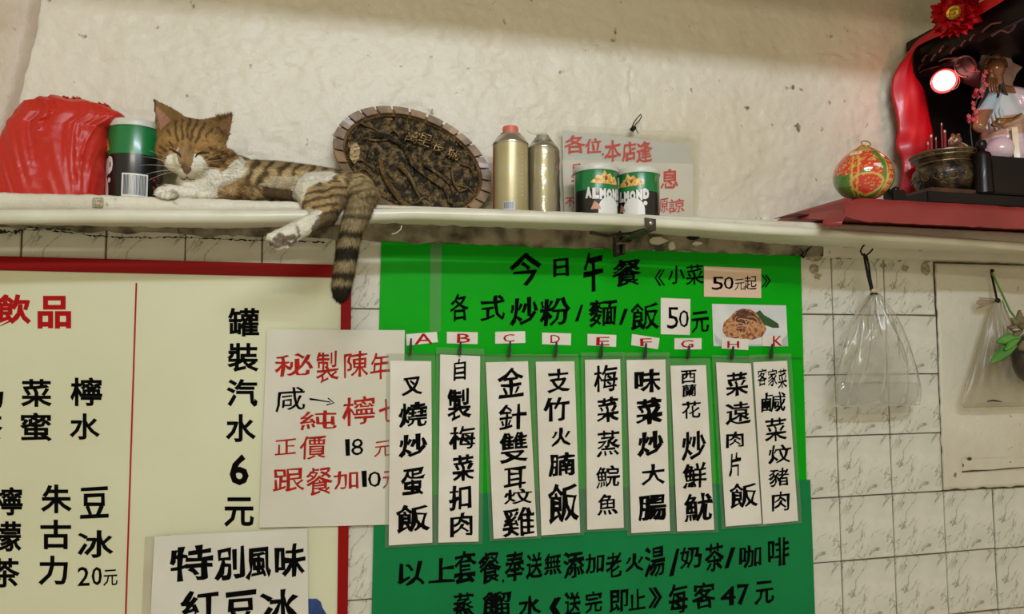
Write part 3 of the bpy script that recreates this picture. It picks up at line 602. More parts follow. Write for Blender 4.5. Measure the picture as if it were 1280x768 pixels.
# ------------------------------------------------------------------ nut cans
M_cg = mat('can_green', s(20, 118, 58), .3, coat=.4, coat_rough=.15); M_ck = mat('can_black', s(20, 24, 22), .3, coat=.4, coat_rough=.15)
M_lid = mat('milky_lid', s(206, 206, 192), .35, alpha=.95); M_white = mat('white_print', s(222, 220, 212), .4); M_nut = mat('nut_print', s(206, 150, 62), .45, c2=s(238, 200, 116), nscale=180, lo=.4, hi=.6)
M_nutd = mat('dark_nut_print', s(134, 80, 34), .5)  # darker brown print used on some of the nuts
def can(label, cx, ytop, ybot_, y, rpx, rot, bar=False, split=.5):
    c = at(cx, ybot_, y); mp = mpp(c); r = rpx*mp; z0 = ledge_top(c.x)+.0015; z1 = at(cx, ytop, y).z; H = z1-z0
    t = thing('nut_can', label, 'can', group='green nut cans'); del t['group']; del_ = 0
    MB().lathe([(r*.97, .0), (r, .004), (r, H*split)], 48).build('lower_wrap', M_ck, t)
    MB().lathe([(r, H*split), (r, H-.014), (r*.99, H-.0125)], 48).build('upper_wrap', M_cg, t)
    MB().lathe([(r*1.045, H-.013), (r*1.055, H-.010), (r*1.05, H-.003), (r*1.02, H), (r*.93, H-.001), (r*.92, H-.004), (r*.01, H-.004)], 48).build('lid', M_lid, t)
    def cyl(u, v, k=0, ang0=0): # u metres around (0 faces room), v height
        a = u/r + ang0; R = r+.0004+k
        return (R*math.sin(a), -R*math.cos(a), v)
    def poly(name, pts, m, k=0, a0=0):
        # dense fan triangulation around centroid
        rs_ = []
        for p_, q_ in zip(pts, pts[1:]+pts[:1]):
            m_s = max(1, int(math.hypot(q_[0]-p_[0], q_[1]-p_[1])/.006)); rs_ += [(p_[0]+(q_[0]-p_[0])*i_/m_s, p_[1]+(q_[1]-p_[1])*i_/m_s) for i_ in range(m_s)]
        pts = rs_
        cxm = sum(p[0] for p in pts)/len(pts); cy = sum(p[1] for p in pts)/len(pts); rings = 5; V = [cyl(cxm, cy, k, a0)]; Fs = []; n = len(pts)
        for q in range(1, rings+1):
            for p in pts: V.append(cyl(cxm+(p[0]-cxm)*q/rings, cy+(p[1]-cy)*q/rings, k, a0))
        for i in range(n): Fs.append((0, 1+i, 1+(i+1) % n))
        for q in range(rings-1):
            for i in range(n): Fs.append((1+q*n+i, 1+(q+1)*n+i, 1+(q+1)*n+(i+1) % n, 1+q*n+(i+1) % n))
        return MB().add(V, Fs).build(name, m, t, smooth=True)
    def face(a0):
        e = r/.0465
        # word
        mb = MB(); wd = 'ALMOND'; cw = .0150*e
        for i, ch in enumerate(wd):
            uv, zz, f = stroke_uv(ch, .095, 0, 0)
            mb.add([cyl((i-3)*cw + uu*cw*.93, H*(.345)+vv*H*.215 - .05*H*math.cos((i-2.5)*.5), .0003+.0001*h, a0) for (uu, vv), h in zip(uv, zz)], f)
        mb.build('lettering', M_white, t, smooth=False)
        # bowl / nut pile
        hill = [(-.034, .63), (-.028, .69), (-.022, .68), (-.016, .76), (-.011, .75), (-.004, .87), (.003, .78), (.010, .82), (.016, .73), (.023, .77), (.030, .67), (.034, .63), (.018, .605), (-.018, .605)]
        poly('nut_pile', [(a*e, b*H) for a, b in hill], M_nut, .0001, a0)
        for j in range(9): 
            u0 = random.uniform(-.024, .024)*e; v0 = random.uniform(.64, .74)*H; poly('nut', [(u0+.0035*e*math.cos(q), v0+.0045*e*math.sin(q)+.001*math.cos(q)) for q in np.linspace(0, 5.6, 7)], M_nutd if j % 3 == 0 else M_nut, .0003+.0001*j, a0)
        # white dish and small nuts at the bottom
        dish = [(.026*math.cos(q)+.008, .00+H*.335*math.sin(q)**.6) for q in np.linspace(0, math.pi, 18)]
        poly('dish', [(a*e, b+.002) for a, b in dish], M_white, .0002, a0)
        poly('handle', [(.035*e+.0045*math.cos(q), H*.25+.005*math.sin(q)) for q in np.linspace(0, 6, 8)], M_white, .0003, a0)
        poly('nut', [(-.034*e, .012), (-.026*e, .030), (-.016*e, .022), (-.012*e, .012)], mat('nut_pink', s(196, 140, 112), .5), .0003, a0)
    for a0 in rot[:1]: face(a0)
    if bar:
        ab = 0.22; poly('barcode_label', [(-.022, .004), (-.022, .050), (.022, .050), (.022, .004)][::-1], M_white, .0006, ab)
        mb = MB(); x = -.019
        while x < .0185:
            w_ = random.choice([.0005, .0008, .0012]); mb.add([cyl(x, .010, .0013, ab), cyl(x+w_, .010, .0013, ab), cyl(x+w_, .047, .0013, ab), cyl(x, .047, .0013, ab)], [(0, 1, 2, 3)]); x += w_+random.choice([.0006, .0009])
        mb.build('bars', M_ck, t, smooth=False)
        M_rl = mat('red_leaf_print', s(140, 44, 36), .5)
        for k in range(4): 
            u0 = .034+.008*(k % 2); v0 = .028+.007*k; poly('leaf', [(u0-.004, v0), (u0, v0+.004), (u0+.005, v0+.002), (u0, v0-.003)], M_rl, .0003, ab)
    t.location = (c.x, y, z0)
    return t
can('green and black nut can left of the cat, turned to its barcode', 168, 157, 256, -.078, 32.0, (-1.58,), True, .57)
can('green and black almond can behind, left one of the pair before the red sign', 745.5, 211, 274, -.098, 27.2, (.12,))
can('green and black almond can of the pair, right one with its word half turned away', 799, 214, 277, -.108, 25.6, (-.86,))

# ------------------------------------------------------------------ gas canisters
M_gold = mat('gold_tin', s(188, 176, 130), .36, .35, c2=s(176, 162, 116), nscale=14, coat=.35); M_shoulder = mat('tin_shoulder', s(190, 186, 172), .25, .9)
M_cap = mat('salmon_cap', s(206, 104, 84), .45); M_ctext = mat('cream_print', s(228, 218, 176), .4)
def canister(label, cx, ytop, yneck, yb_, y, rpx, capm, wrap):
    c = at(cx, yb_, y); mp = mpp(c); r = rpx*mp; z0 = ledge_top(c.x)+.0015; zt = at(cx, ytop, y).z-z0; zn = at(cx, yneck, y).z-z0
    t = thing('gas_canister', label, 'canister')
    MB().lathe([(r*.93, 0), (r*.99, .003), (r, .006), (r, zn-.004)], 40).build('body', M_gold, t)
    MB().lathe([(r*1.01, zn-.004), (r*1.03, zn-.001), (r*1.0, zn+.002), (r*.93, zn+.005), (r*.74, zn+(zt-zn)*.42), (r*.58, zn+(zt-zn)*.52), (r*.60, zn+(zt-zn)*.56), (r*.3, zn+(zt-zn)*.56)], 40).build('shoulder', M_shoulder, t)
    MB().lathe([(r*.44, zn+(zt-zn)*.55), (r*.45, zt-.004), (r*.42, zt-.0005), (r*.3, zt), (.0001, zt)], 32).build('cap', capm, t)
    def cy(u, v, k=.0004): a = u/r; return ((r+k)*math.sin(a), -(r+k)*math.cos(a), v)
    if not wrap:
        mb = MB()
        for i in range(6):      # rows of tiny raised print running up the tin
            for j in range(22):
                u0 = -.012+.0; 
                if i < 2: mb.add([cy(-.009+i*.0028, .03+j*.0042), cy(-.0072+i*.0028, .03+j*.0042+.001), cy(-.0072+i*.0028, .0325+j*.0042), cy(-.009+i*.0028, .0318+j*.0042)], [(0, 1, 2, 3)])
                elif i == 2 and j % 2: mb.add([cy(.016, .03+j*.0045), cy(.018, .03+j*.0045), cy(.018, .033+j*.0045), cy(.016, .032+j*.0045)], [(0, 1, 2, 3)])
        o = mb.build('print_rows', M_ctext, t, smooth=False); o['kind'] = 'stuff'
        MB().add([cy(-.024, .004, .0006), cy(-.012, .004, .0006), cy(0, .004, .0006), cy(0, .022, .0006), cy(-.012, .022, .0006), cy(-.024, .022, .0006)], [(0, 1, 4, 5), (1, 2, 3, 4)]).build('barcode_label', mat('blue_grey_print', s(178, 186, 190), .4), t)
        mb = MB(); x = -.0225
        while x < -.002: mb.add([cy(x, .007, .0014), cy(x+.0006, .007, .0014), cy(x+.0006, .020, .0014), cy(x, .020, .0014)], [(0, 1, 2, 3)]); x += random.choice([.0012, .0017, .0022])
        mb.build('bars', M_ck, t, smooth=False)
        MB().lathe([(.0001, 0)], 3) if False else None
        q = MB(); q.add([cy(-r*1.52, .004, .0006), cy(-r*1.38, .004, .0006), cy(-r*1.38, zn-.01, .0006), cy(-r*1.52, zn-.01, .0006)], [(0, 1, 2, 3)]); q.build('red_stripe', M_redletter, t)
    else:
        q = MB(); q.add([cy(r*.95, .004, .0006), cy(r*1.05, .004, .0006), cy(r*1.2, .004, .0006), cy(r*1.2, zn-.01, .0006), cy(r*1.05, zn-.01, .0006), cy(r*.95, zn-.01, .0006)], [(0, 1, 4, 5), (1, 2, 3, 4)]); q.build('red_stripe', M_redletter, t)
        V = []; n, m_ = 48, 30       # crumpled clear film bag
        for j in range(m_+1):
            h = j/m_; hh = h*(zt+.004); 
            rad = r*1.05 if hh < zn-.004 else r*(1.05-.75*min(1, (hh-zn+.004)/(zt-zn+.008)))
            for i in range(n):
                a = 2*math.pi*i/n; w_ = noise.noise(Vector((math.cos(a)*2.2, math.sin(a)*2.2, hh*30)))+.6*noise.noise(Vector((math.cos(a)*6, math.sin(a)*6, hh*70)))
                R_ = rad*(1+.07*abs(w_))+.0006; V.append((R_*math.cos(a), R_*math.sin(a), hh))
        MB().add(V, [(j*n+i, j*n+(i+1) % n, (j+1)*n+(i+1) % n, (j+1)*n+i) for j in range(m_) for i in range(n)]).build('film_wrap', clear('film', (.92, .91, .84, 1), .13, .12, gl=.9), t)
        tw = MB(); V = []
        for i in range(12): 
            u = i/11; V += [(-.006-.030*u, -.01*math.sin(u*5), zt-.004+.016*u+.003*math.sin(u*9)), (-.004-.024*u, .006*math.cos(u*6), zt-.012+.018*u)]
        tw.add(V, [(2*i, 2*i+2, 2*i+3, 2*i+1) for i in range(11)]); tw.build('film_tail', clear('film_tail', (.88, .87, .8, 1), .4, .2, gl=.6), t)
    t.location = (c.x, y, z0); return t
canister('gold gas canister with a salmon cap, beside the round relief plate', 638.5, 159, 181, 273, -.105, 22.3, M_cap, False)
canister('gold gas canister wrapped in crumpled clear film, right of the capped one', 679, 170, 187, 274, -.098, 19.6, mat('grey_cap', s(176, 170, 150), .4), True)

# ------------------------------------------------------------------ round relief plate
pl = thing('relief_plate', 'oval bronze relief plate with a battlement rim leaning on the wall behind the cat', 'plate')
M_rim = mat('aged_brass_rim', s(140, 106, 52), .5, .0, c2=s(92, 68, 32), nscale=40, coat=.1); M_rel = mat('dark_relief', s(44, 36, 22), .34, .55, c2=s(118, 98, 62), nscale=70, bump=1.0, bscale=260, lo=.44, hi=.60)
M_relgold = mat('worn_gold', s(126, 104, 64), .35, .6, c2=s(84, 66, 36), nscale=60, bump=.5, bscale=150)
ysP = -.032; pcn = at(517, 205, ysP); pm = mpp(pcn); A_, B_ = 99*pm, 66*pm; tilt = math.radians(-20); lean = .30
ct, st = math.cos(tilt), math.sin(tilt)
def PP(u, v, h=0): # u,v in ellipse plane metres, h proud
    x = u*ct-v*st; z = u*st+v*ct; return Vector((pcn.x+x, pcn.y+z*lean*.35-h, pcn.z+z))
def ell(k, a): return A_*k*math.cos(a), B_*k*math.sin(a)
mb = MB(); N_ = 96; prof = [(1.0, -.010), (1.0, -.002), (.985, .002), (.93, .003), (.90, .0), (.86, -.004), (.80, -.007)]
prof = [(.2, -.016)]+[(1.0, -.016)]+prof+[(.78, -.0072), (.4, -.008), (.02, -.008)]
V = [PP(*ell(k, 2*math.pi*i/N_), h) for k, h in prof for i in range(N_)]
mb.add(V, [(j*N_+i, j*N_+(i+1) % N_, (j+1)*N_+(i+1) % N_, (j+1)*N_+i) for j in range(len(prof)-1) for i in range(N_)]).build('dish', M_rim, pl)
# relief ground
mb = MB(); V = []; K = 46
for j in range(K+1):
    k = .02+.84*j/K
    for i in range(N_*2):
        a = math.pi*i/N_; u, v = ell(k, a); p = Vector((u*38, v*38, 2))
        h = -.007+.0075*abs(noise.noise(p))+.006*abs(noise.noise(p*2.3))+.003*abs(noise.noise(p*5))+.0012*math.sin(u*620+12*noise.noise(p*.4))*(noise.noise(p*.3) > 0)
        V.append(PP(u, v, h*(1 if j < K else 0)))
n2 = N_*2; mb.add(V, [(j*n2+i, j*n2+(i+1) % n2, (j+1)*n2+(i+1) % n2, (j+1)*n2+i) for j in range(K) for i in range(n2)]).build('relief_ground', M_rel, pl)
NB = 27
for i in range(NB):     # merlons
    a0 = 2*math.pi*(i+.07)/NB; a1 = 2*math.pi*(i+.93)/NB; q = []
    for a in (a0, (a0+a1)/2, a1): q += [PP(*ell(.90, a), .003), PP(*ell(1.03, a), .0035), PP(*ell(.90, a), .0095), PP(*ell(1.02, a), .0125)]
    mb = MB().add(q, [(0, 1, 3, 2), (8, 10, 11, 9), (0, 4, 5, 1), (4, 8, 9, 5), (2, 3, 7, 6), (6, 7, 11, 10), (1, 5, 7, 3), (5, 9, 11, 7), (0, 2, 6, 4), (4, 6, 10, 8)]); mb.build('merlon', M_rim, pl, smooth=False, bevel=.0008)
mb = MB()
for i in range(120): mb.ball(PP(*ell(.865, 2*math.pi*i/120), .0015), .0022, sub=1)
o = mb.build('bead_ring', M_relgold, pl); o['kind'] = 'stuff'
def relcurve(name, pts, r, m, taper=True, spikes=False):
    P_ = [Vector((x, y, 0)) for x, y in pts]; D = []
    for i in range(len(P_)-1):
        for k in range(8):
            t = k/8; p0, p1, p2, p3 = P_[max(i-1, 0)], P_[i], P_[i+1], P_[min(i+2, len(P_)-1)]
            D.append(.5*((2*p1)+(p2-p0)*t+(2*p0-5*p1+4*p2-p3)*t*t+(3*p1-p0-3*p2+p3)*t**3))
    D.append(P_[-1]); mb = MB(); n = len(D); W3 = [at(q.x, q.y, ysP) for q in D]
    W3 = [Vector((w.x, pcn.y+(w.z-pcn.z)*lean*.35-.002, w.z)) for w in W3]
    rr = [r*(1-.75*i/n) if taper else r for i in range(n)]; mb.tube(W3, rr, 8)
    if spikes:
        for i in range(2, n-2, 2): mb.ball(W3[i]+Vector((0, -rr[i]*.9, 0)), rr[i]*.42, sub=1)
    return mb.build(name, m, pl)
# dragon coils, clouds and cliffs in relief
relcurve('dragon_body', [(452, 172), (470, 168), (488, 172), (505, 184), (512, 200), (524, 214), (540, 226), (556, 240), (560, 254)], .0075, M_rel, True, True)
relcurve('dragon_body', [(476, 202), (480, 220), (490, 238), (502, 254), (512, 262)], .0065, M_relgold, False, True)
relcurve('dragon_body', [(500, 208), (512, 222), (520, 240), (528, 256)], .006, M_relgold, True, True)
relcurve('wall_ridge', [(528, 205), (545, 216), (560, 228), (566, 242), (562, 256)], .004, M_rel, False, True)
relcurve('wall_ridge', [(455, 173), (475, 175), (500, 172), (514, 176)], .003, M_rel)
for c_ in ([(452, 152), (460, 157), (470, 161), (476, 168)], [(482, 170), (492, 162), (500, 170)], [(565, 212), (568, 230), (585, 236), (594, 246)], [(566, 228), (574, 240), (584, 236)], [(440, 204), (450, 200), (460, 206), (468, 214)], [(446, 216), (456, 212), (466, 222)], [(520, 256), (530, 248), (538, 254)], [(575, 205), (588, 210), (592, 222)]):
    relcurve('relief_scroll', c_, .0032, M_relgold)
for _ in range(70):     # small crags
    a = random.uniform(0, 6.28); k = math.sqrt(random.uniform(.02, .62)); u, v = ell(k, a)
for (ch, x, y_) in (('萬', 515, 171), ('里', 531, 175), ('長', 548, 184), ('城', 566, 193)):
    uv, zz, f = stroke_uv(ch, .035, .6, 3); mb = MB(); o_ = at(x, y_, ysP); sz = 17*pm
    mb.add([Vector((o_.x+((uu-.5)*ct-(vv-.5)*st)*sz, pcn.y+(o_.z-pcn.z)*lean*.35-.0075-.0030*h, o_.z+((uu-.5)*st+(vv-.5)*ct)*sz)) for (uu, vv), h in zip(uv, zz)], f); mb.build('relief_character', M_relgold, pl, smooth=False)
mb = MB(); V = [at(x, y_, ysP) for x, y_ in ((438, 182), (446, 178), (450, 186), (449, 198), (443, 206), (437, 198))]
mb.add([Vector((p.x, pcn.y+(p.z-pcn.z)*lean*.35-.0045, p.z)) for p in V]+[Vector((p.x, pcn.y+(p.z-pcn.z)*lean*.35, p.z)) for p in V], [tuple(range(6)), (11, 10, 9, 8, 7, 6)]+[(i, 6+i, 6+(i+1) % 6, (i+1) % 6) for i in range(6)]); mb.build('worn_gold_patch', M_relgold, pl, smooth=False)
setorigin(pl, (pcn.x, ysP, ledge_top(pcn.x)))
for ch in list(pl.children):
    for k in range(0): pass

# ------------------------------------------------------------------ red carrier bag
bagm = bpy.data.materials.new('red_film'); bagm.use_nodes = True
_b = bagm.node_tree.nodes['Principled BSDF']; _b.inputs['Base Color'].default_value = s(190, 44, 30); _b.inputs['Roughness'].default_value = .36; _b.inputs['Specular IOR Level'].default_value = .32
_b.inputs['Subsurface Weight'].default_value = .25; _b.inputs['Subsurface Radius'].default_value = (.02, .006, .004); _b.inputs['Subsurface Scale'].default_value = .5
bg_ = thing('carrier_bag', 'full red plastic carrier bag sitting at the left end of the ledge', 'bag')
yB = -.095; cB = at(68, 252, yB); mB = mpp(cB); z0 = ledge_top(cB.x)+.001
yB = -.085; cB = at(68, 252, yB); mB = mpp(cB); z0 = ledge_top(cB.x)+.001
bo = [(256, -4, 133), (220, -3, 134), (195, 2, 135), (175, 7, 136), (163, 12, 137), (156, 17, 150), (150, 20, 160), (144, 25, 158), (138, 30, 149), (132, 37, 136), (127, 47, 118), (123, 60, 100)]
V = []; nB, mH = 220, 90
Hb = at(68, 123, yB).z-z0
for j in range(mH+1):
    h = j/mH; py = 256-(256-123)*h; ys_ = [q[0] for q in bo][::-1]; l = np.interp(py, ys_, [q[1] for q in bo][::-1]); rr_ = np.interp(py, ys_, [q[2] for q in bo][::-1])
    pa, pb = at(l, py, yB), at(rr_, py, yB); hw = (pb.x-pa.x)/2; xc = (pa.x+pb.x)/2
    dp = min(.066, hw*.95)*(1-.45*h**2)
    for i in range(nB):
        a = 2*math.pi*i/nB; ca, sa = math.cos(a), math.sin(a); e = .62
        x = hw*math.copysign(abs(ca)**e, ca); y = dp*math.copysign(abs(sa)**e, sa)
        sl = x*44*(1.0-.25*h)+1.5*h*(x < .06)+.5*math.sin(h*2.2+x*9)                      # folds run from the gathered top down to the base
        f1 = 1-abs(noise.noise(Vector((sl*.9, h*.5, 3+(sa > 0)*9))))*4; f2 = 1-abs(noise.noise(Vector((sl*2.3, h*1.1, 8))))*3.5
        fold = (.0034*max(-.6, f1)+.0028*max(-.6, f2))*(.5+.7*h)-.002
        cr = .0009*noise.noise(Vector((x*50, h*12, y*50)))+(.003*noise.noise(Vector((x*40, h*9, 4))) if x > .05 else 0)
        top = .006*noise.noise(Vector((x*30, 0, 7)))*h**4
        V.append((xc+x+ca*(fold*.4+cr), yB+y+sa*(fold+cr), z0+Hb*h+top))
MB().add(V, [(j*nB+i, j*nB+(i+1) % nB, (j+1)*nB+(i+1) % nB, (j+1)*nB+i) for j in range(mH) for i in range(nB)]+[tuple(mH*nB+i for i in range(nB)), tuple(range(nB))[::-1]]).build('bag_body', bagm, bg_, sharp=75)
def crump(name, cx, cy, w, h, seed, dirx=0):
    V = []; n, k = 16, 8
    for j in range(k+1):
        for i in range(n+1):
            u, v = i/n-.5, j/k; p = at(cx+u*w*(1-.3*v)+dirx*v, cy-v*h, yB-.01); V.append((p.x, p.y+.012*noise.noise(Vector((u*6, v*3, seed))), p.z+.004*noise.noise(Vector((u*7, v*2, seed+4)))))
    o = MB().add(V, [(j*(n+1)+i, j*(n+1)+i+1, (j+1)*(n+1)+i+1, (j+1)*(n+1)+i) for j in range(k) for i in range(n)]).build(name, bagm, bg_, sharp=75); m_ = o.modifiers.new('s', 'SOLIDIFY'); m_.thickness = .0012
crump('handle', 74, 131, 38, 10, 2); crump('handle', 103, 134, 14, 13, 5, -9); crump('bag_fold', 122, 138, 38, 9, 9, -4)
setorigin(bg_, (cB.x, yB, z0))

#@@CAT
# ------------------------------------------------------------------ cat
cat = thing('cat', 'brown tabby and white cat dozing on the ledge, hind leg and ringed tail hanging down', 'cat')
def cp(px, py, y, r):
    p = at(px, py, y); return (p, r*mpp(p))
mb = MB()
chain(mb, [cp(292, 229, -.090, 29), cp(320, 228, -.090, 29), cp(350, 229, -.088, 28), cp(385, 232, -.088, 27), cp(415, 236, -.092, 26), cp(438, 241, -.100, 26), cp(455, 247, -.108, 20)])
chain(mb, [cp(298, 218, -.085, 24), cp(275, 216, -.105, 27), cp(262, 222, -.115, 24)])
chain(mb, [cp(262, 232, -.130, 17), cp(285, 236, -.125, 18), cp(300, 238, -.12, 18)])
chain(mb, [cp(238, 228, -.135, 17), cp(258, 232, -.13, 18)])
chain(mb, [cp(280, 205, -.10, 20), cp(262, 202, -.12, 24)])
hc = at(241, 182, -.132); hm = mpp(hc)
Mh = Matrix.Rotation(math.radians(4), 4, 'Y')
def hb(dx, dz, dy, rx, ry=None, rz=None): mb.ball(hc+Vector((dx*hm, -dy*hm, -dz*hm)), hm, (rx, ry or rx, rz or rx), sub=3)
hb(-1, 1, 0, 40, 35, 34)                # skull
hb(-9, -7, -4, 27, 27, 29); hb(10, -6, -4, 27, 27, 28)              # crown
hb(-22, 9, 7, 19, 23, 20); hb(21, 10, 5, 20.5, 24, 20)   # cheeks
hb(-3, 22, 16, 27, 20, 21)             # lower face
hb(-14, 28, 31, 14.5, 12, 12); hb(7, 30, 31, 15.5, 12, 12.5)    # whisker pads
hb(-3, 37, 24, 13, 14, 9)              # chin
for k in range(8): t = k/7; hb(-2-4.5*t, -2+31*t, 26+15*t, 9.5-2*t, 9, 9)      # nose bridge
hb(-19, 5, 24, 12, 11, 9); hb(16, 8, 25, 12, 11, 9)   # brows/eye mounds
# ears: thick curved cups
def ear(base, tip, inner, outer, ydepth, bulge):
    n, k = 12, 8; F_, B2 = [], []
    for j in range(k+1):
        v = j/k; w = (1-v**1.35)
        for i in range(n+1):
            u = i/n*2-1
            cx_ = base[0]+(tip[0]-base[0])*v; cy_ = base[1]+(tip[1]-base[1])*v
            l = inner if u < 0 else outer
            x = cx_+l[0]*abs(u)*max(w, .06); y_ = cy_+l[1]*abs(u)*max(w, .06)
            d = ydepth+bulge*(1-u*u)*(1-v)*(1 if True else 0)
            p = at(x, y_, d); F_.append(p); B2.append(p+Vector((0, .0065*(1-.45*v), 0)))
    S = len(F_); W = n+1; f = []
    for j in range(k):
        for i in range(n):
            a = j*W+i; f += [(a, a+1, a+W+1, a+W), (S+a, S+a+W, S+a+W+1, S+a+1)]
    for i in range(n): f += [(i, S+i, S+i+1, i+1), (k*W+i, k*W+i+1, S+k*W+i+1, S+k*W+i)]
    for j in range(k): f += [(j*W, (j+1)*W, S+(j+1)*W, S+j*W), (j*W+n, S+j*W+n, S+(j+1)*W+n, (j+1)*W+n)]
    mb.add(F_+B2, f)
ear((209, 162), (191.5, 124), (-12, 10), (23, -15), -.142, .018)
ear((267, 165), (290.5, 142), (-18, -14), (15, 13), -.136, .018)
# front legs
chain(mb, [cp(202, 240.5, -.168, 7.5), cp(212, 239.5, -.165, 9.3), cp(226, 240.5, -.160, 8.6), cp(244, 242, -.152, 8), cp(266, 240, -.14, 11)])
for x, y_, r in ((197.5, 243.5, 4.6), (203, 246, 4.6), (210, 247, 4.8), (217.5, 246, 4.6)): mb.ball(*cp(x, y_-1.2, -.176, r), sub=2)
chain(mb, [cp(250, 244, -.160, 5.5), cp(266, 243.5, -.155, 7), cp(284, 240, -.145, 10), cp(302, 236, -.13, 13)])
# far hind foot lying on the ledge
chain(mb, [cp(315, 240.5, -.170, 8.6), cp(325, 240, -.167, 8), cp(342, 242, -.155, 6.5), cp(362, 243, -.145, 9), cp(380, 240, -.13, 13)])
for x, y_ in ((311, 239), (311.5, 244), (316, 247)): mb.ball(*cp(x, y_-.6, -.171, 4), sub=2)
# near hind leg: thigh, knee, shank, hock, hanging foot
chain(mb, [cp(437, 240, -.13, 24), cp(415, 237, -.14, 24), cp(392, 237, -.150, 22.5), cp(386, 240, -.156, 19)])
chain(mb, [cp(386, 240, -.158, 18.5), cp(393, 252, -.180, 17), cp(403, 263, -.203, 14.5), cp(411, 269, -.216, 11.5)])
chain(mb, [cp(420, 248, -.165, 18), cp(412, 262, -.20, 14)])
chain(mb, [cp(411, 270, -.218, 11.5), cp(392, 277, -.224, 12), cp(374, 287, -.226, 12.5), cp(357, 296, -.227, 12.5), cp(348, 299, -.227, 12)])
for x, y_, r in ((338.5, 297, 6.2), (341, 304, 5.8), (349, 308, 5.5), (359, 307, 5)): mb.ball(*cp(x, y_, -.236, r), sub=2)
# tail
chain(mb, [cp(448, 236, -.13, 20), cp(454, 248, -.168, 18), cp(448, 264, -.205, 17), cp(441, 282, -.220, 15), cp(437, 300, -.220, 14), cp(433, 322, -.219, 14), cp(430, 342, -.217, 13.5), cp(427, 358, -.215, 13), cp(426, 367, -.214, 10.5)])
me = remesh(mb, .0022, 5, .5)
nv = len(me.vertices); co = np.empty(nv*3); me.vertices.foreach_get('co', co); co = co.reshape(-1, 3)
no = np.empty(nv*3); me.vertices.foreach_get('normal', no); no = no.reshape(-1, 3)
# coat pattern: a function of place on the animal (world x and z across its flank)
q0 = np.array(at(300, 220, -.15)); dU = np.array(at(301, 220, -.15))-q0; dV = np.array(at(300, 221, -.15))-q0
Amat = np.array([[dU[0], dV[0]], [dU[2], dV[2]]]); inv = np.linalg.inv(Amat)
uv = ((co[:, [0, 2]]-q0[[0, 2]]) @ inv.T)+np.array([300, 220])
def insidep(P_, poly):
    x, y = P_[:, 0], P_[:, 1]; r = np.zeros(len(P_), bool); n = len(poly)
    for i in range(n):
        x0, y0 = poly[i]; x1, y1 = poly[(i+1) % n]
        c = ((y0 > y) != (y1 > y)) & (x < (x1-x0)*(y-y0)/(y1-y0+1e-9)+x0); r ^= c
    return r
def dline(P_, pts):
    d = np.full(len(P_), 1e9)
    for a, b in zip(pts[:-1], pts[1:]):
        a = np.array(a, float); b = np.array(b, float); ab = b-a; t = np.clip(((P_-a)@ab)/(ab@ab+1e-9), 0, 1)
        d = np.minimum(d, np.linalg.norm(P_-a-t[:, None]*ab, axis=1))
    return d
nz = np.array([noise.noise(Vector(p)*55) for p in co]); nz2 = np.array([noise.noise(Vector(p)*160) for p in co])
P_ = uv+np.stack([nz*2.5+nz2*1.2, nz*-2+nz2*1.2], 1)
# undo the parallax of parts nearer to or farther from the reference depth: measure them in their own depth
def own(pts, depth):
    out = []
    for x, y in pts:
        w = np.array(at(x, y, depth)); q = inv @ (w[[0, 2]]-q0[[0, 2]]); out.append((q[0]+300, q[1]+220))
    return out
c = lambda r, g, b: np.array(s(r, g, b)[:3])
BASE = c(190, 166, 116); DARK = c(66, 48, 28); WHITE = c(226, 220, 200); ORG = c(164, 128, 76); BLK = c(34, 30, 22); GREY = c(156, 138, 100)
col = np.tile(BASE, (nv, 1))
def mixin(mask, cc):
    global col
    m = np.clip(mask, 0, 1)[:, None]; col = col*(1-m)+cc*m
sm = lambda d, w, soft=1.5: np.clip((w-d)/soft+.5, 0, 1)
bd = co[:, 1]
X_, Y_ = P_[:, 0], P_[:, 1]
body = X_ > 296
ph = (X_*.80+Y_*.38)*2*np.pi/15.5+nz*1.6
stripe = np.clip(np.sin(ph)*1.8-.1, 0, 1)
mixin(stripe*.85*body*(X_ < 445), DARK)
mixin(np.clip((204+(X_-300)*.06-Y_)/5+.5, 0, 1)*.35*(X_ > 310)*(X_ < 440), DARK)                 # dark spine line
mixin(insidep(P_, own([(336, 226), (356, 222), (372, 222), (372, 248), (340, 240), (322, 236)], -.11))*.65, c(214, 200, 168))
# head
head = (X_ < 296) & (Y_ < 240) & (insidep(uv, own([(180, 110), (300, 110), (300, 190), (290, 206), (262, 232), (225, 235), (190, 215)], -.15)))
mixin(head*1., ORG); mixin(head*np.clip((176-Y_)/14, 0, 1)*.65, c(108, 84, 46))
O = lambda *p: own(p, -.17)
for pts, w in ((O((227, 147), (229, 162), (231, 178)), 1.6), (O((236, 144), (236.5, 160), (236, 176)), 1.9), (O((246, 147), (244, 162), (240, 178)), 2.), (O((255, 152), (251, 166), (246, 180)), 1.8), (O((218, 150), (221, 166), (225, 180)), 1.6),
               (O((210, 162), (214, 172)), 1.6), (O((264, 160), (258, 172)), 1.8), (O((201, 182), (206, 190), (213, 196)), 1.7), (O((199, 190), (204, 198), (211, 201)), 1.4), (O((264, 187), (274, 191), (284, 190), (287, 183)), 2.2),
               (O((258, 197), (268, 199), (278, 197)), 1.8), (O((262, 204), (272, 205)), 1.3), (O((268, 194), (277, 199), (281, 206)), 2.), (O((212, 181), (219, 186)), 1.2)):
    mixin(sm(dline(P_, pts), w)*.8*head, DARK)
mixin(sm(dline(P_, O((213, 193), (220, 197))), 2.2)*.6, c(200, 160, 110)); mixin(sm(dline(P_, O((246, 197), (256, 194))), 2)*.5, c(190, 150, 104))
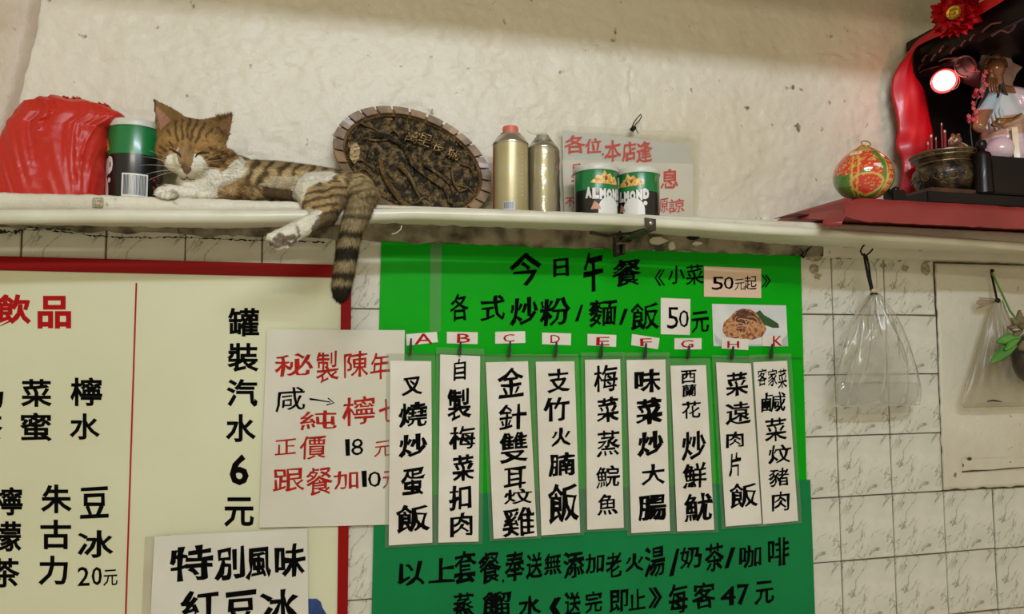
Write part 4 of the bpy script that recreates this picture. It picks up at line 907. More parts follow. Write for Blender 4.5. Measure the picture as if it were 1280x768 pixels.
# white: muzzle blaze, chin, bib, forelegs
mixin(sm(-(insidep(P_, own([(209, 210), (213, 201), (222, 196), (228, 192), (233, 188), (240, 189), (243, 195), (254, 199), (259, 207), (274, 211), (288, 206), (297, 196), (306, 205), (300, 216), (286, 228), (272, 238), (276, 256), (184, 256), (188, 228), (202, 222), (200, 212)], -.165))*1.), -.5, .1), WHITE)
mixin(insidep(P_, own([(298, 194), (308, 202), (300, 216), (285, 230), (272, 240), (264, 232), (284, 216)], -.12))*.9, WHITE)
nb = insidep(P_, O((228, 183), (244, 184), (245, 198), (243, 210), (236, 217), (228, 212), (226, 200))); mixin(nb*.95, c(138, 106, 62)); mixin(sm(dline(P_, O((235, 186), (234.5, 206))), 3)*.3, c(180, 144, 96))
mixin(sm(dline(P_, O((233, 224), (225, 222))), .7)*.6, c(120, 90, 66)); mixin(sm(dline(P_, O((233, 224), (243, 224))), .7)*.6, c(120, 90, 66))
for k in range(7): mixin(sm(np.hypot(P_[:, 0]-O((246+3*(k % 4), 208+3*(k//4)))[0][0], P_[:, 1]-O((246+3*(k % 4), 208+3*(k//4)))[0][1]), .9)*.35, DARK)
# inner ears
mixin(insidep(uv, own([(193, 130), (214, 150), (210, 160), (198, 160)], -.14))*(no[:, 1] < -.2)*.8, c(176, 128, 104)); mixin(insidep(uv, own([(288, 147), (270, 157), (284, 168)], -.14))*(no[:, 1] < -.2)*.7, c(140, 100, 74))
mixin(sm(dline(P_, own([(190, 124), (194, 134)], -.14)), 2.2)*.8, DARK); mixin(sm(dline(P_, own([(272, 148), (291, 142), (291, 156)], -.14)), 1.8)*.8, DARK); mixin(sm(dline(P_, own([(277, 164), (287, 176)], -.14)), 4)*.5, DARK)
# foreleg toes
for x in (201.5, 208.5, 215.5): mixin(sm(dline(P_, own([(x-1, 243), (x, 249)], -.178)), .8)*.5, c(120, 96, 70))
mixin(sm(dline(P_, own([(216, 240), (221, 243), (220, 247)], -.175)), 2.4)*.55, c(126, 96, 66))
mixin(sm(dline(P_, own([(276, 243), (300, 247)], -.15)), 2)*.7, DARK)
# shoulder
mixin(insidep(P_, own([(276, 232), (300, 222), (318, 232), (318, 256), (274, 256)], -.13))*.5, c(150, 112, 70))
# far hind foot
ff = insidep(uv, own([(303, 230), (334, 230), (372, 236), (374, 252), (303, 254)], -.165)) & (bd < -.125)
mixin(ff*.9, c(160, 134, 92)); mixin(ff*insidep(uv, own([(328, 234), (374, 238), (374, 252), (330, 252)], -.16))*.8, c(60, 44, 28)); mixin(ff*sm(dline(P_, own([(313, 236), (316, 246)], -.17)), 1.6)*.6, DARK); mixin(ff*sm(dline(P_, own([(318, 234), (326, 238), (330, 245)], -.17)), 1.8)*.7, DARK)
# white groin and knee, rump
W1 = own([(366, 226), (372, 217), (388, 211), (410, 211), (421, 216), (414, 226), (398, 231), (384, 240), (383, 252), (376, 262), (364, 246)], -.165)
mixin(sm(-(insidep(P_, W1)*1.), -.5, .1)*.97, WHITE)
# thigh stripes
th = insidep(P_, own([(383, 240), (398, 231), (424, 222), (444, 238), (432, 262), (420, 290), (396, 268), (380, 262)], -.19)) & (bd < -.12)
st2 = np.clip(np.sin((Y_*.95+X_*.22)*2*np.pi/11+nz*2)*1.6, 0, 1); mixin(th*1., c(176, 150, 104)); mixin(th*st2*.75, DARK)
# lower leg and paw
D = -.225
lw = insidep(uv, own([(330, 270), (384, 255), (402, 265), (400, 282), (380, 300), (366, 320), (328, 320)], D)) & (bd < -.185)
mixin(lw*1., WHITE*.96); mixin((insidep(P_, own([(398, 272), (424, 258), (426, 280), (404, 296), (384, 300), (390, 286)], D)) & (bd < -.185))*.85, c(78, 62, 40))
mixin(sm(np.abs(np.sin(X_*1.3+Y_*.9))*3, 1)*0, DARK)
for pts, w in (([(350, 295), (359, 298), (367, 296)], 3.2), ([(340, 305), (349, 308), (360, 307)], 2.6), ([(345, 300), (353, 303)], 3.0), ([(356, 302), (364, 306)], 2.6), ([(337, 302), (339, 306)], 1.4), ([(372, 284), (374, 296), (367, 303)], 1.4)):
    mixin(sm(dline(P_, own(pts, D-.01)), w)*.85*(bd < -.19), c(78, 54, 30))
# tail rings
tail = ((uv[:, 1] > 252) & (bd < -.15) & (uv[:, 0] > own([(424, 265)], D)[0][0]-0)) | ((uv[:, 1] > own([(424, 292)], D)[0][1]) & (uv[:, 0] > own([(400, 300)], D)[0][0]))
mixin(tail*1., GREY)
for y0, y1, k in ((258, 262, .45), (268, 275, .7), (289, 298, .9), (309, 326, .96), (340, 349, .93), (356, 400, .98)):
    a = own([(432, y0)], D)[0][1]; b = own([(432, y1)], D)[0][1]; m = np.clip((Y_-a)/2.5+.5, 0, 1)*np.clip((b-Y_)/2.5+.5, 0, 1); mixin(tail*m*k, BLK)
rump = insidep(uv, own([(424, 214), (444, 216), (480, 245), (474, 268), (430, 256), (436, 240)], -.13)); mixin(rump*.5, GREY); mixin(rump*np.clip(np.sin((X_*.35+Y_*.75)*2*np.pi/9+nz*3)*1.5, 0, 1)*.55, DARK)
col *= (1+.10*nz2[:, None]+.06*nz[:, None])
setcol(me, np.c_[np.clip(col, 0, 1), np.ones(nv)])
M_cat = attr_mat('cat_coat', .8, bump=.25, bscale=500, spec=.2)
cbody = link_mesh('body', me, cat, M_cat)
# fur: short strands following the coat
bvh = BVHTree.FromPolygons([Vector(p) for p in co], [tuple(p.vertices) for p in me.polygons])
tris = []; 
pv = [tuple(p.vertices) for p in me.polygons]
idx = np.array([(q[0], q[1], q[2]) for q in pv]+[(q[0], q[2], q[3]) for q in pv if len(q) == 4])
A3, B3, C3 = co[idx[:, 0]], co[idx[:, 1]], co[idx[:, 2]]; ar_ = np.linalg.norm(np.cross(B3-A3, C3-A3), axis=1)
NF = 95000; pick = rng.choice(len(idx), NF, p=ar_/ar_.sum()); r1 = np.sqrt(rng.random(NF)); r2 = rng.random(NF)
w0, w1, w2 = 1-r1, r1*(1-r2), r1*r2
pos = A3[pick]*w0[:, None]+B3[pick]*w1[:, None]+C3[pick]*w2[:, None]
nn = no[idx[pick, 0]]; cl_ = (col[idx[pick, 0]]*w0[:, None]+col[idx[pick, 1]]*w1[:, None]+col[idx[pick, 2]]*w2[:, None])
uvp = ((pos[:, [0, 2]]-q0[[0, 2]]) @ inv.T)+np.array([300, 220])
dirv = np.tile(np.array([1., 0, -.25]), (NF, 1))
nose_p = np.array(at(234, 212, -.19)); hd = uvp[:, 0] < 292
dirv[hd] = pos[hd]-nose_p; dirv[hd & (uvp[:, 1] > 216)] = np.array([.2, -.1, -1])
earm = hd & (uvp[:, 1] < 150); dirv[earm] = np.array([0, .2, 1.])
tl = (uvp[:, 1] > 245) & (uvp[:, 0] > 415) & (pos[:, 1] < -.15); dirv[tl] = np.array([-.15, 0, -1.])
lg = (uvp[:, 1] > 250) & (uvp[:, 0] < 415) & (uvp[:, 0] > 325) & (pos[:, 1] < -.18); dirv[lg] = np.array([-1., 0, -.55])
fl = (uvp[:, 1] > 232) & (uvp[:, 0] < 290); dirv[fl] = np.array([-1., -.1, -.1])
L_ = np.full(NF, .0075); L_[hd] = .0045; L_[earm] = .003; L_[tl] = .0095; L_[lg | fl] = .0045
L_[hd & (uvp[:, 0] > 268)] = .008; L_[hd & (uvp[:, 1] > 222) & (uvp[:, 1] < 236)] = .008
dm_ = np.linalg.norm(pos-nose_p, axis=1); L_[dm_ < .022] = .0016; L_[(dm_ >= .022) & (dm_ < .045)] = .003
L_ *= rng.uniform(.6, 1.25, NF)
dirv /= np.linalg.norm(dirv, axis=1)[:, None]; dirv -= nn*np.sum(dirv*nn, 1)[:, None]; dirv /= np.linalg.norm(dirv, axis=1)[:, None]+1e-9
dirv += nn*np.where(tl, .42, .26)[:, None]*rng.uniform(.5, 1.4, NF)[:, None]+rng.normal(0, .22, (NF, 3)); dirv /= np.linalg.norm(dirv, axis=1)[:, None]
side = np.cross(dirv, nn); side /= np.linalg.norm(side, axis=1)[:, None]+1e-9
wd_ = .00042
v0 = pos-side*wd_-nn*.0003; v1 = pos+side*wd_-nn*.0003; v2 = pos+dirv*L_[:, None]
fv = np.stack([v0, v1, v2], 1).reshape(-1, 3); fm = bpy.data.meshes.new('fur'); fm.vertices.add(NF*3); fm.vertices.foreach_set('co', fv.ravel())
fm.loops.add(NF*3); fm.loops.foreach_set('vertex_index', np.arange(NF*3)); fm.polygons.add(NF); fm.polygons.foreach_set('loop_start', np.arange(NF)*3); fm.update(calc_edges=True)
fc_ = np.clip(cl_*(1+rng.normal(0, .24, NF))[:, None]*1.05, 0, 1); fc3 = np.repeat(np.c_[fc_, np.ones(NF)], 3, axis=0); setcol(fm, fc3)
# strands take the shading direction of the skin below them
nj = nn+rng.normal(0, .38, (NF, 3)); nj /= np.linalg.norm(nj, axis=1)[:, None]
try:
    fm.normals_split_custom_set_from_vertices([tuple(x) for x in np.repeat(nj, 3, axis=0)])
except Exception as e: print('fur normals', e)
fo = link_mesh('fur', fm, cat, attr_mat('cat_fur', .75, spec=.15)); fo['kind'] = 'stuff'
# features on the face
def onskin(px, py, off=.0006):
    o_ = Vector(CP); d = (at(px, py, -.2)-o_).normalized(); h = bvh.ray_cast(o_, d)
    return h[0]+h[1]*off if h[0] else at(px, py, -.19)
M_lid2 = mat('dark_eyelid', s(40, 28, 18), .35); M_nose = mat('nose_leather', s(122, 86, 60), .45, c2=s(100, 68, 46), nscale=200)
for pts in ([(211.5, 185.5), (216, 188.5), (221, 191), (224.5, 193.5), (226, 197)], [(244, 197), (246.5, 193.5), (251, 191.2), (256, 190), (261.5, 189)]):
    MB().tube([onskin(x, y, .0008) for x, y in pts], [.0008, .0019, .0021, .0018, .0009], 8).build('eyelid', M_lid2, cat)
npts = [(227.5, 210), (231, 208), (236, 207.8), (239.5, 209.5), (239, 213), (236, 217), (233, 218.5), (229.5, 215)]
cN = onskin(234, 211.5, .0034); ring = [onskin(x, y, .0004) for x, y in npts]; ring2 = [onskin(234+(x-234)*.6, 212+(y-212)*.6, .0028) for x, y in npts]; n = len(ring)
MB().add([cN]+ring2+ring, [(0, 1+i, 1+(i+1) % n) for i in range(n)]+[(1+i, 1+n+i, 1+n+(i+1) % n, 1+(i+1) % n) for i in range(n)]).build('nose', M_nose, cat, sharp=80)
MB().tube([onskin(x, y, .0007) for x, y in ((226, 223.5), (230, 225), (233.5, 222), (233.7, 219.5))]+[], .0007, 5).build('mouth_line', M_lid2, cat)
MB().tube([onskin(x, y, .0007) for x, y in ((233.5, 222), (238, 225), (244, 224))], .0007, 5).build('mouth_line', M_lid2, cat)
mb = MB(); 
for (x, y), (dx, dy, dz) in (((219, 207), (-.055, -.02, .008)), ((218, 210), (-.060, -.02, -.004)), ((219, 213), (-.055, -.015, -.016)), ((220, 205), (-.045, -.02, .016)), ((218, 215), (-.045, -.02, -.024)),
                             ((250, 206), (.05, -.02, .006)), ((251, 210), (.06, -.02, -.008)), ((250, 213), (.058, -.015, -.020)), ((249, 215), (.048, -.015, -.03)), ((252, 204), (.04, -.02, .014)), ((247, 216), (.036, -.01, -.036))):
    a = onskin(x, y, 0); b = a+Vector((dx*.9, dy, dz)); mid = (a+b)/2+Vector((0, -.004, .005)); pts = [a*(1-t)**2+mid*2*t*(1-t)+b*t*t for t in np.linspace(0, 1, 8)]; mb.tube(pts, [.00034*(1-.8*t) for t in np.linspace(0, 1, 8)], 4)
o = mb.build('whiskers', mat('whisker_white', s(232, 228, 212), .4), cat); o['kind'] = 'stuff'
setorigin(cat, (at(350, 250, -.09).x, -.09, ledge_top(at(350, 250, -.09).x)))
#@@CATEND
#@@SHRINE
# ------------------------------------------------------------------ altar board, shrine and what stands on it
M_redcloth = mat('red_oilcloth', s(150, 52, 48), .38, c2=s(132, 42, 40), nscale=7, bump=.15, bscale=16, coat=.2)
M_wood = mat('black_lacquer', s(26, 14, 14), .35, coat=.08, spec=.25, c2=s(16, 9, 9), nscale=12)
M_brown = mat('brown_wood', s(92, 52, 34), .5, c2=s(60, 34, 24), nscale=30, bump=.2)
ZA = 1.8425
ab = thing('altar_board', 'board wrapped in dark red oilcloth, carrying the shrine at the right', 'board')
def altar():
    V = []; n = 120; X0, X1 = 1.058, 2.2
    for i in range(n+1):
        x = X0+(X1-X0)*i/n; sag = .0015*noise.noise(Vector((x*9, 2, 0)))+.001*noise.noise(Vector((x*30, 2, 0)))
        e = min(1, i/5); ft = .012*(1-e); low = 1.789+.0022*noise.noise(Vector((x*45, 0, 3)))+.010*(1-e)
        for y, z in ((-.002, ZA-.012), (-.06, ZA-.004), (-.245, ZA+sag-ft), (-.262, ZA-.003+sag-ft), (-.268, ZA-.014-ft*.5), (-.268+.001*noise.noise(Vector((x*20, 0, 0))), 1.81), (-.266, low), (-.263, low), (-.262, 1.806), (-.03, 1.806)): V.append((x, y, z))
    k = 10; f = [(i*k+j, i*k+j+1, (i+1)*k+j+1, (i+1)*k+j) for i in range(n) for j in range(k-1)]; f += [tuple(range(k)), tuple(n*k+j for j in range(k))[::-1]]
    MB().add(V, f).build('oilcloth', M_redcloth, ab, sharp=50)
    # cloth corner running back and down to the wall on the left
    MB().add([at(972, 272, -.02), at(1058, 247, -.26), at(1064, 249, -.268), at(1050, 283, -.266), at(1027, 283, -.235), at(1030, 274, -.21), at(1000, 274, -.12)], [(0, 1, 2, 3, 4, 5, 6)]).build('cloth_corner', M_redcloth, ab, smooth=False).modifiers.new('s', 'SOLIDIFY').thickness = .002
    MB().tube([at(1030, 279, -.24), at(1040, 280, -.255), at(1052, 279, -.266)], [.006, .0075, .006], 10).build('cloth_roll', M_redcloth, ab)
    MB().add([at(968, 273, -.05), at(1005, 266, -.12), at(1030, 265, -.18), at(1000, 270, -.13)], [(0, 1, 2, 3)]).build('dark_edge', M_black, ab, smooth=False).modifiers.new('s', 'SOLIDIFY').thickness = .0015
altar(); setorigin(ab, (1.5, -.13, 1.806))
# shrine cabinet
XS = 1.475
sh = thing('shrine_cabinet', 'black carved household shrine cabinet with a red lit inside, at the upper right', 'shrine')
MB().box(1.30, 2.05, -.235, -.012, ZA+.004, ZA+.030).build('base', M_wood, sh, smooth=False, bevel=.002)
MB().box(XS, 2.05, -.030, -.012, ZA+.0305, 2.30).build('wall_panel', M_wood, sh, smooth=False)
MB().box(1.96, 1.98, -.50, -.031, ZA+.0305, 2.30).build('far_panel', M_wood, sh, smooth=False)
MB().box(XS-.012, 2.05, -.62, -.012, 2.3005, 2.325).build('roof', M_wood, sh, smooth=False, bevel=.003)
MB().box(XS, XS+.016, -.60, -.0305, 2.245, 2.30).build('fascia', M_wood, sh, smooth=False, bevel=.002)
MB().box(XS+.02, 1.95, -.60, -.031, 2.262, 2.274).build('inner_ceiling', M_wood, sh, smooth=False)
M_carve = mat('carved_lacquer', s(62, 22, 22), .25, coat=.7)
def carve(pts, r, X=XS-.006):
    c = [atx(x, y, X) for x, y in pts]; D = []
    for i in range(len(c)-1):
        p0, p1, p2, p3 = c[max(i-1, 0)], c[i], c[i+1], c[min(i+2, len(c)-1)]
        for k in range(6): t = k/6; D.append(.5*((2*p1)+(p2-p0)*t+(2*p0-5*p1+4*p2-p3)*t*t+(3*p1-p0-3*p2+p3)*t**3))
    D.append(c[-1]); MB().tube(D, r, 8).build('carving', M_carve, sh)
ring = [(1207+13*math.cos(a), 83+13*math.sin(a)) for a in np.linspace(.5, -4.9, 12)]
carve(ring, .0022); carve([(1174, 77), (1182, 73.5), (1190, 73), (1195, 72)], .0022); carve([(1149, 91), (1158, 87), (1166, 85), (1173, 83)], .002)
for x, y in ((1156, 73), (1167, 72), (1177, 61), (1191, 63), (1151, 84), (1204, 54), (1215, 47)): carve([(x-3, y+4), (x, y-1), (x+4, y-4)], .0026)
carve([(1190, 96), (1197, 94), (1200, 101), (1196, 110), (1188, 113)], .0010)
carve([(1240, 45), (1252, 38), (1262, 40), (1270, 30)], .003); carve([(1228, 40), (1240, 30), (1252, 28)], .003)
MB().add([atx(1145, 96, XS+.002), atx(1168, 84, XS+.002), atx(1206, 68, XS+.002), atx(1224, 78, XS+.002), atx(1228, 88, XS+.002), atx(1225, 110, XS+.03), atx(1180, 92, XS+.02)], [tuple(range(7))]).build('bracket_panel', M_wood, sh, smooth=False).modifiers.new('s', 'SOLIDIFY').thickness = .006
# railing
yR = -.225; pR = at(1228, 210, yR); xr = pR.x; zt = lambda py: at(1228, py, yR).z
MB().box(xr+.012, 2.0, yR-.008, yR+.008, zt(243), at(1245, 196, yR).z).build('front_rail', M_wood, sh, smooth=False, bevel=.002)
MB().box(xr-.02, 2.0, yR-.016, yR+.018, ZA+.031, zt(241)).build('rail_base', M_wood, sh, smooth=False, bevel=.002)
MB().box(xr-.006, xr+.006, yR+.016, -.04, zt(243), zt(214)).build('side_rail', M_wood, sh, smooth=False, bevel=.002)
m_ = mpp(pR); MB().lathe([(12*m_, zt(242)), (11*m_, zt(225)), (10.5*m_, zt(196)), (9*m_, zt(192)), (5*m_, zt(190)), (3.5*m_, zt(187.5)), (6*m_, zt(185)), (6.4*m_, zt(181)), (5*m_, zt(176.5)), (.0003, zt(174.5))], 24, (xr, yR, 0)).build('post', M_wood, sh)
setorigin(sh, (1.7, -.12, ZA))
# red ribbon
M_rib = mat('red_satin', s(190, 6, 22), .4, coat=.1, bump=.1, bscale=20)
rb = thing('red_ribbon', 'wide red satin ribbon draped round the shrine and down its left side', 'ribbon')
outer = [(1262, -22, -.33), (1240, -6, -.27), (1218, 8, -.20), (1196, 20, -.15), (1176, 33, -.10), (1152, 47, -.06), (1133, 68, -.035), (1118, 92, -.03), (1114.5, 115, -.03), (1118, 140, -.03), (1122.5, 163, -.035), (1121, 183, -.04), (1126, 203, -.035), (1127, 222, -.04), (1125, 246, -.045)]
inner = [(1275, -14, -.33), (1256, 0, -.27), (1234, 13, -.20), (1214, 25, -.15), (1188, 39, -.10), (1160, 51, -.06), (1141, 64, -.04), (1142, 88, -.045), (1150, 106, -.05), (1158, 124, -.05), (1164, 148, -.055), (1165, 172, -.06), (1161, 192, -.055), (1158, 214, -.06), (1157, 246, -.06)]
def cat_(pts, t):
    n = len(pts)-1; i = min(int(t*n), n-1); u = t*n-i; p = [np.array(pts[max(i-1, 0)]), np.array(pts[i]), np.array(pts[i+1]), np.array(pts[min(i+2, n)])]
    return .5*((2*p[1])+(p[2]-p[0])*u+(2*p[0]-5*p[1]+4*p[2]-p[3])*u*u+(3*p[1]-p[0]-3*p[2]+p[3])*u**3)
V = []; nL, nW = 90, 14
for j in range(nL+1):
    a, b = cat_(outer, j/nL), cat_(inner, j/nL); A0, B0 = at(*a), at(*b)
    if j/nL*14 < 6.2:      # over the roof it lies on the roof edge, in the plane of the open side
        A0, B0 = atx(a[0], a[1], 1.452), atx(b[0], b[1], 1.452)
    for i in range(nW+1):
        u = i/nW; p = A0.lerp(B0, u); p.y -= .010*math.sin(u*math.pi)+.005*noise.noise(Vector((u*3.5+j*.05, j*.07, 5)))+.003*math.sin(j*.35+u*2); V.append(p)
o = MB().add(V, [(j*(nW+1)+i, (j+1)*(nW+1)+i, (j+1)*(nW+1)+i+1, j*(nW+1)+i+1) for j in range(nL) for i in range(nW)]).build('band', M_rib, rb, sharp=180); q = o.modifiers.new('s', 'SOLIDIFY'); q.thickness = .0012
V = []                                    # paler folded edge
for j in range(36, 91):
    b = cat_(inner, j/nL); B0 = at(*b)
    for i in range(4): u = i/3; V.append(B0+Vector((.004*u+.010*u*math.sin(j*.11)**2, .006+.012*u, 0)))
MB().add(V, [(j*4+i, (j+1)*4+i, (j+1)*4+i+1, j*4+i+1) for j in range(54) for i in range(3)]).build('folded_edge', mat('faded_lining', s(176, 150, 130), .5), rb, sharp=180)
setorigin(rb, at(1140, 246, -.05))
# rosette
rs = thing('rosette', 'red ribbon rosette with a gold heart pinned on the shrine roof', 'rosette')
cR = atx(1196, 18, 1.432); axis = Vector((-.88, -.46, -.10)).normalized(); tq = axis.to_track_quat('Z', 'Y').to_matrix().to_4x4(); mr = mpp(cR)
for ring_, (cnt, rad, lift, w) in enumerate(((20, 31, 0, .013), (18, 25, .010, .012), (14, 18, .016, .009))):
    for k in range(cnt):
        a = 2*math.pi*(k+.5*ring_)/cnt+random.uniform(-.08, .08); R_ = rad*mr*random.uniform(.9, 1.1); M2 = Matrix.Translation(cR) @ tq @ Matrix.Rotation(a, 4, 'Z'); V = []
        for j in range(6):
            v = j/5; ww = w*math.sin(math.pi*min(.98, .25+.72*v))*(1 if v < .95 else .35)
            for i in range(5):
                u = i/4*2-1; V.append(M2 @ Vector((R_*(.2+.8*v), ww*u, lift+.012*v*v-.007*(1-u*u)+.006*math.sin(v*7+k))))
        o = MB().add(V, [(j*5+i, j*5+i+1, (j+1)*5+i+1, (j+1)*5+i) for j in range(5) for i in range(4)]).build('petal', M_rib, rs, sharp=180)
M_goldf = mat('gold_foil', s(214, 176, 70), .22, .9, c2=s(170, 128, 44), nscale=120, bump=.5, bscale=200)
Mg = Matrix.Translation(cR+axis*.016) @ tq; mb = MB().lathe([(.0003, .004), (.006, .007), (.0105, .005), (.0155, .007), (.0165, .002), (.013, -.004)], 20, M=Mg); mb.build('gold_heart', M_goldf, rs)
setorigin(rs, cR)
# lamp
lm = thing('shrine_lamp', 'small round glowing red lamp inside the shrine', 'lamp')
cL = at(1180, 101, -.13); ml = mpp(cL); lr = 12.5*ml
MB().ball(cL, lr, sub=3).build('bulb', mat('lit_bulb', s(255, 120, 110), .3, emit=(1, .42, .38, 1), estr=6), lm)
ax = Vector((.75, .62, .05)).normalized(); MB().lathe([(lr*.99, 0), (lr*1.22, .002), (lr*1.25, -.004), (lr*1.0, -.012)], 32, cL+ax*.004, (-ax).to_track_quat('Z', 'Y').to_matrix().to_4x4()).build('glow_ring', mat('red_glow', s(150, 20, 26), .3, coat=.5), lm); MB().tube([cL+ax*lr*.8, cL+ax*lr*1.5], lr*.75, 16).build('socket', M_wood, lm); MB().tube([cL+ax*lr*1.5, cL+ax*lr*2+Vector((.03, .02, .02)), at(1215, 80, -.06)], .002, 6).build('cable', M_black, lm)  # red ring round the bulb is added to stand for its glow
pl_ = bpy.data.lights.new('shrine_lamp_light', 'POINT'); pl_.energy = .24; pl_.color = (1, .06, .07); pl_.shadow_soft_size = lr; plo = bpy.data.objects.new('shrine_lamp_light', pl_); COL.objects.link(plo); plo.location = cL-Vector((.5, .8, 0)).normalized()*lr*1.6-Vector((0, 0, .004))
setorigin(lm, cL)
# plank, censer, incense
yP = -.150; zB = ZA+.0305
a_ = at(1140, 240, -.17); b_ = at(1224, 246, -.17)
pk2 = MB().box(a_.x, b_.x, -.225, -.09, zB, zB+.011).build('wooden_plank', M_brown, None, smooth=False, bevel=.0015); tag(pk2, 'thin brown wooden plank lying under the incense pot', 'plank'); setmesh_origin(pk2, (a_.x, -.1, zB))
M_br = mat('incense_pot_bronze', s(96, 78, 50), .34, .5, c2=s(36, 28, 18), nscale=36, bump=1., bscale=120, lo=.4, hi=.58, coat=.3)
cz = at(1181, 215, yP); mc = mpp(cz); zc = zB+.0115; hz = lambda py: max(0.001, at(1181, py, yP).z-zc)
cs = thing('incense_pot', 'round carved bronze incense pot on a plank in front of the shrine', 'incense pot')
hb_ = hz(193)
prof = [(24*mc, 0), (27*mc, .003), (33*mc, hb_*.22), (37.5*mc, hb_*.42), (36*mc, hb_*.58), (30*mc, hb_*.70), (31*mc, hb_*.76), (36*mc, hb_*.84), (38*mc, hb_*.92), (38*mc, hb_*.985), (36*mc, hb_), (33*mc, hb_*.99), (32*mc, hb_*.9), (.0005, hb_*.88)]
MB().lathe(prof, 48, (cz.x, yP, zc)).build('bowl', M_br, cs)
M_bgold = mat('pot_gold', s(118, 94, 58), .35, .5, bump=.3)
for (rr_, hh_) in ((38.6, .95), (31, .735), (36.5, .865)): MB().tube([(cz.x+rr_*mc*math.cos(a), yP+rr_*mc*math.sin(a), zc+hb_*hh_) for a in np.linspace(0, 2*math.pi, 49)], .0016, 6).build('rim_band', M_bgold, cs)
for k in range(15):      # relief scrolls on the belly
    a0 = 2*math.pi*k/15; c_ = []
    for t in np.linspace(0, 5.5, 16):
        q = .010*(1-t/7); aa = a0+q*math.cos(t+k)/(.05); hh = hb_*(.36)+q*math.sin(t+k)*1.1; rad = np.interp(hh/hb_, [.0, .22, .42, .58, .7], [27, 33.5, 38, 36.5, 31])*mc; c_.append((cz.x+rad*math.cos(aa), yP+rad*math.sin(aa), zc+hh))
    MB().tube(c_, .0013, 5).build('relief_scroll', M_bgold, cs)
for k in range(26): a = 2*math.pi*k/26; MB().ball((cz.x+37*mc*math.cos(a), yP+37*mc*math.sin(a), zc+hb_*.905), .0022, sub=1).build('stud', M_bgold, cs)
for sx in (-1, 1):
    MB().tube([(cz.x+sx*36*mc, yP-.004, zc+hb_*.45), (cz.x+sx*43*mc, yP-.006, zc+hb_*.55), (cz.x+sx*44*mc, yP-.006, zc+hb_*.72), (cz.x+sx*38*mc, yP-.004, zc+hb_*.8)], .0035, 8).build('handle', M_br, cs)
MB().lathe([(.0002, hb_*.93), (31.5*mc, hb_*.92)], 32, (cz.x, yP, zc)).build('ash', mat('grey_ash', s(120, 104, 86), .95, bump=.5), cs)
setorigin(cs, (cz.x, yP, zc))
M_inc = mat('incense_red', s(150, 26, 34), .6); M_tip = mat('incense_tip', s(206, 196, 176), .8)
for k, (x, y0, lab) in enumerate(((1160, 181, 'shortest leftmost incense stick in the bronze pot'), (1164, 172, 'second incense stick from the left in the bronze pot'), (1170, 175, 'thin middle incense stick in the bronze pot'), (1177, 157, 'tallest incense stick with a pale burnt tip in the bronze pot'), (1181, 166, 'thick incense stick right of the tallest in the bronze pot'), (1186, 178, 'rightmost short incense stick in the bronze pot'))):
    t = thing('incense_stick', lab, 'incense'); yy = yP-.01+.008*(k % 3); top = at(x, y0, yy); bot = Vector((top.x*.5+at(x, 190, yy).x*.5, yy, zc+hb_*.88)); w = .0030 if k in (1, 4) else .0018
    MB().tube([bot, top], w, 8).build('stick', M_inc, t); MB().tube([top, top+Vector((0, 0, .006))], w*.8, 8).build('tip', M_tip, t); setorigin(t, bot)
# statue
stt = thing('deity_statue', 'glazed seated porcelain deity with a brown face and pale robe inside the shrine', 'statue')
yS = -.13
def sp(x, y, d, r): p = at(x, y, yS+d); return p, r*mpp(p)
mb = MB()
chain(mb, [sp(1250, 120, .0, 15), sp(1252, 145, -.005, 22), sp(1254, 170, -.01, 26), sp(1256, 196, -.01, 28)])
chain(mb, [sp(1244, 98, -.01, 9), sp(1246, 110, -.005, 9)]); mb.ball(*sp(1243, 87, -.012, 12.5), sc=(.9, 1, 1.12), sub=3); mb.ball(*sp(1238.5, 89, -.030, 3), sub=2); mb.ball(*sp(1239.5, 96, -.024, 4), sub=2)
chain(mb, [sp(1262, 120, -.01, 13), sp(1275, 124, -.02, 14), sp(1284, 140, -.03, 13), sp(1268, 152, -.045, 9), sp(1256, 154, -.05, 6)])
chain(mb, [sp(1240, 122, -.01, 11), sp(1232, 138, -.02, 10), sp(1226, 150, -.03, 9), sp(1224, 158, -.035, 8)])
mb.ball(*sp(1250, 188, -.04, 17), sub=3); mb.ball(*sp(1284, 186, -.03, 20), sub=3); mb.ball(*sp(1222, 196, -.03, 12), sub=3)
ms = remesh(mb, .0022, 4, .5); n_ = len(ms.vertices); cs_ = np.empty(n_*3); ms.vertices.foreach_get('co', cs_); cs_ = cs_.reshape(-1, 3); px_ = np.array([pix(p) for p in cs_])
# glaze colours laid out by height and side of the figure
wz = cs_[:, 2]; wx = cs_[:, 0]; Zp = lambda py: at(1250, py, yS-.02).z; Xp = lambda x: at(x, 130, yS-.02).x
cc = np.tile(c(214, 212, 206), (n_, 1)); 
def put(m, v): cc[m] = v
put(wz > Zp(118), c(150, 92, 56)); put((wz < Zp(118)) & (wz > Zp(150)) & (wx < Xp(1246)), c(186, 200, 206)); put((wz < Zp(148)) & (wz > Zp(172)) & (wx < Xp(1262)), c(196, 152, 128)); put((wx < Xp(1234)) & (wz < Zp(142)) & (wz > Zp(170)), c(150, 104, 74))
put((wz < Zp(172)), c(222, 192, 196)); put((wx > Xp(1264)) & (wz < Zp(108)) & (wz > Zp(160)), c(226, 196, 200))
setcol(ms, np.c_[cc, np.ones(n_)]); link_mesh('figure', ms, stt, attr_mat('glazed_porcelain', .18, coat=.6, spec=.5))
M_pinkcape = mat('pale_pink_glaze', s(226, 186, 176), .4, c2=s(206, 158, 150), nscale=40); M_bg = mat('brown_glaze', s(120, 74, 42), .25, coat=.5); M_dkg = mat('dark_green_glaze', s(28, 44, 42), .3, coat=.4)
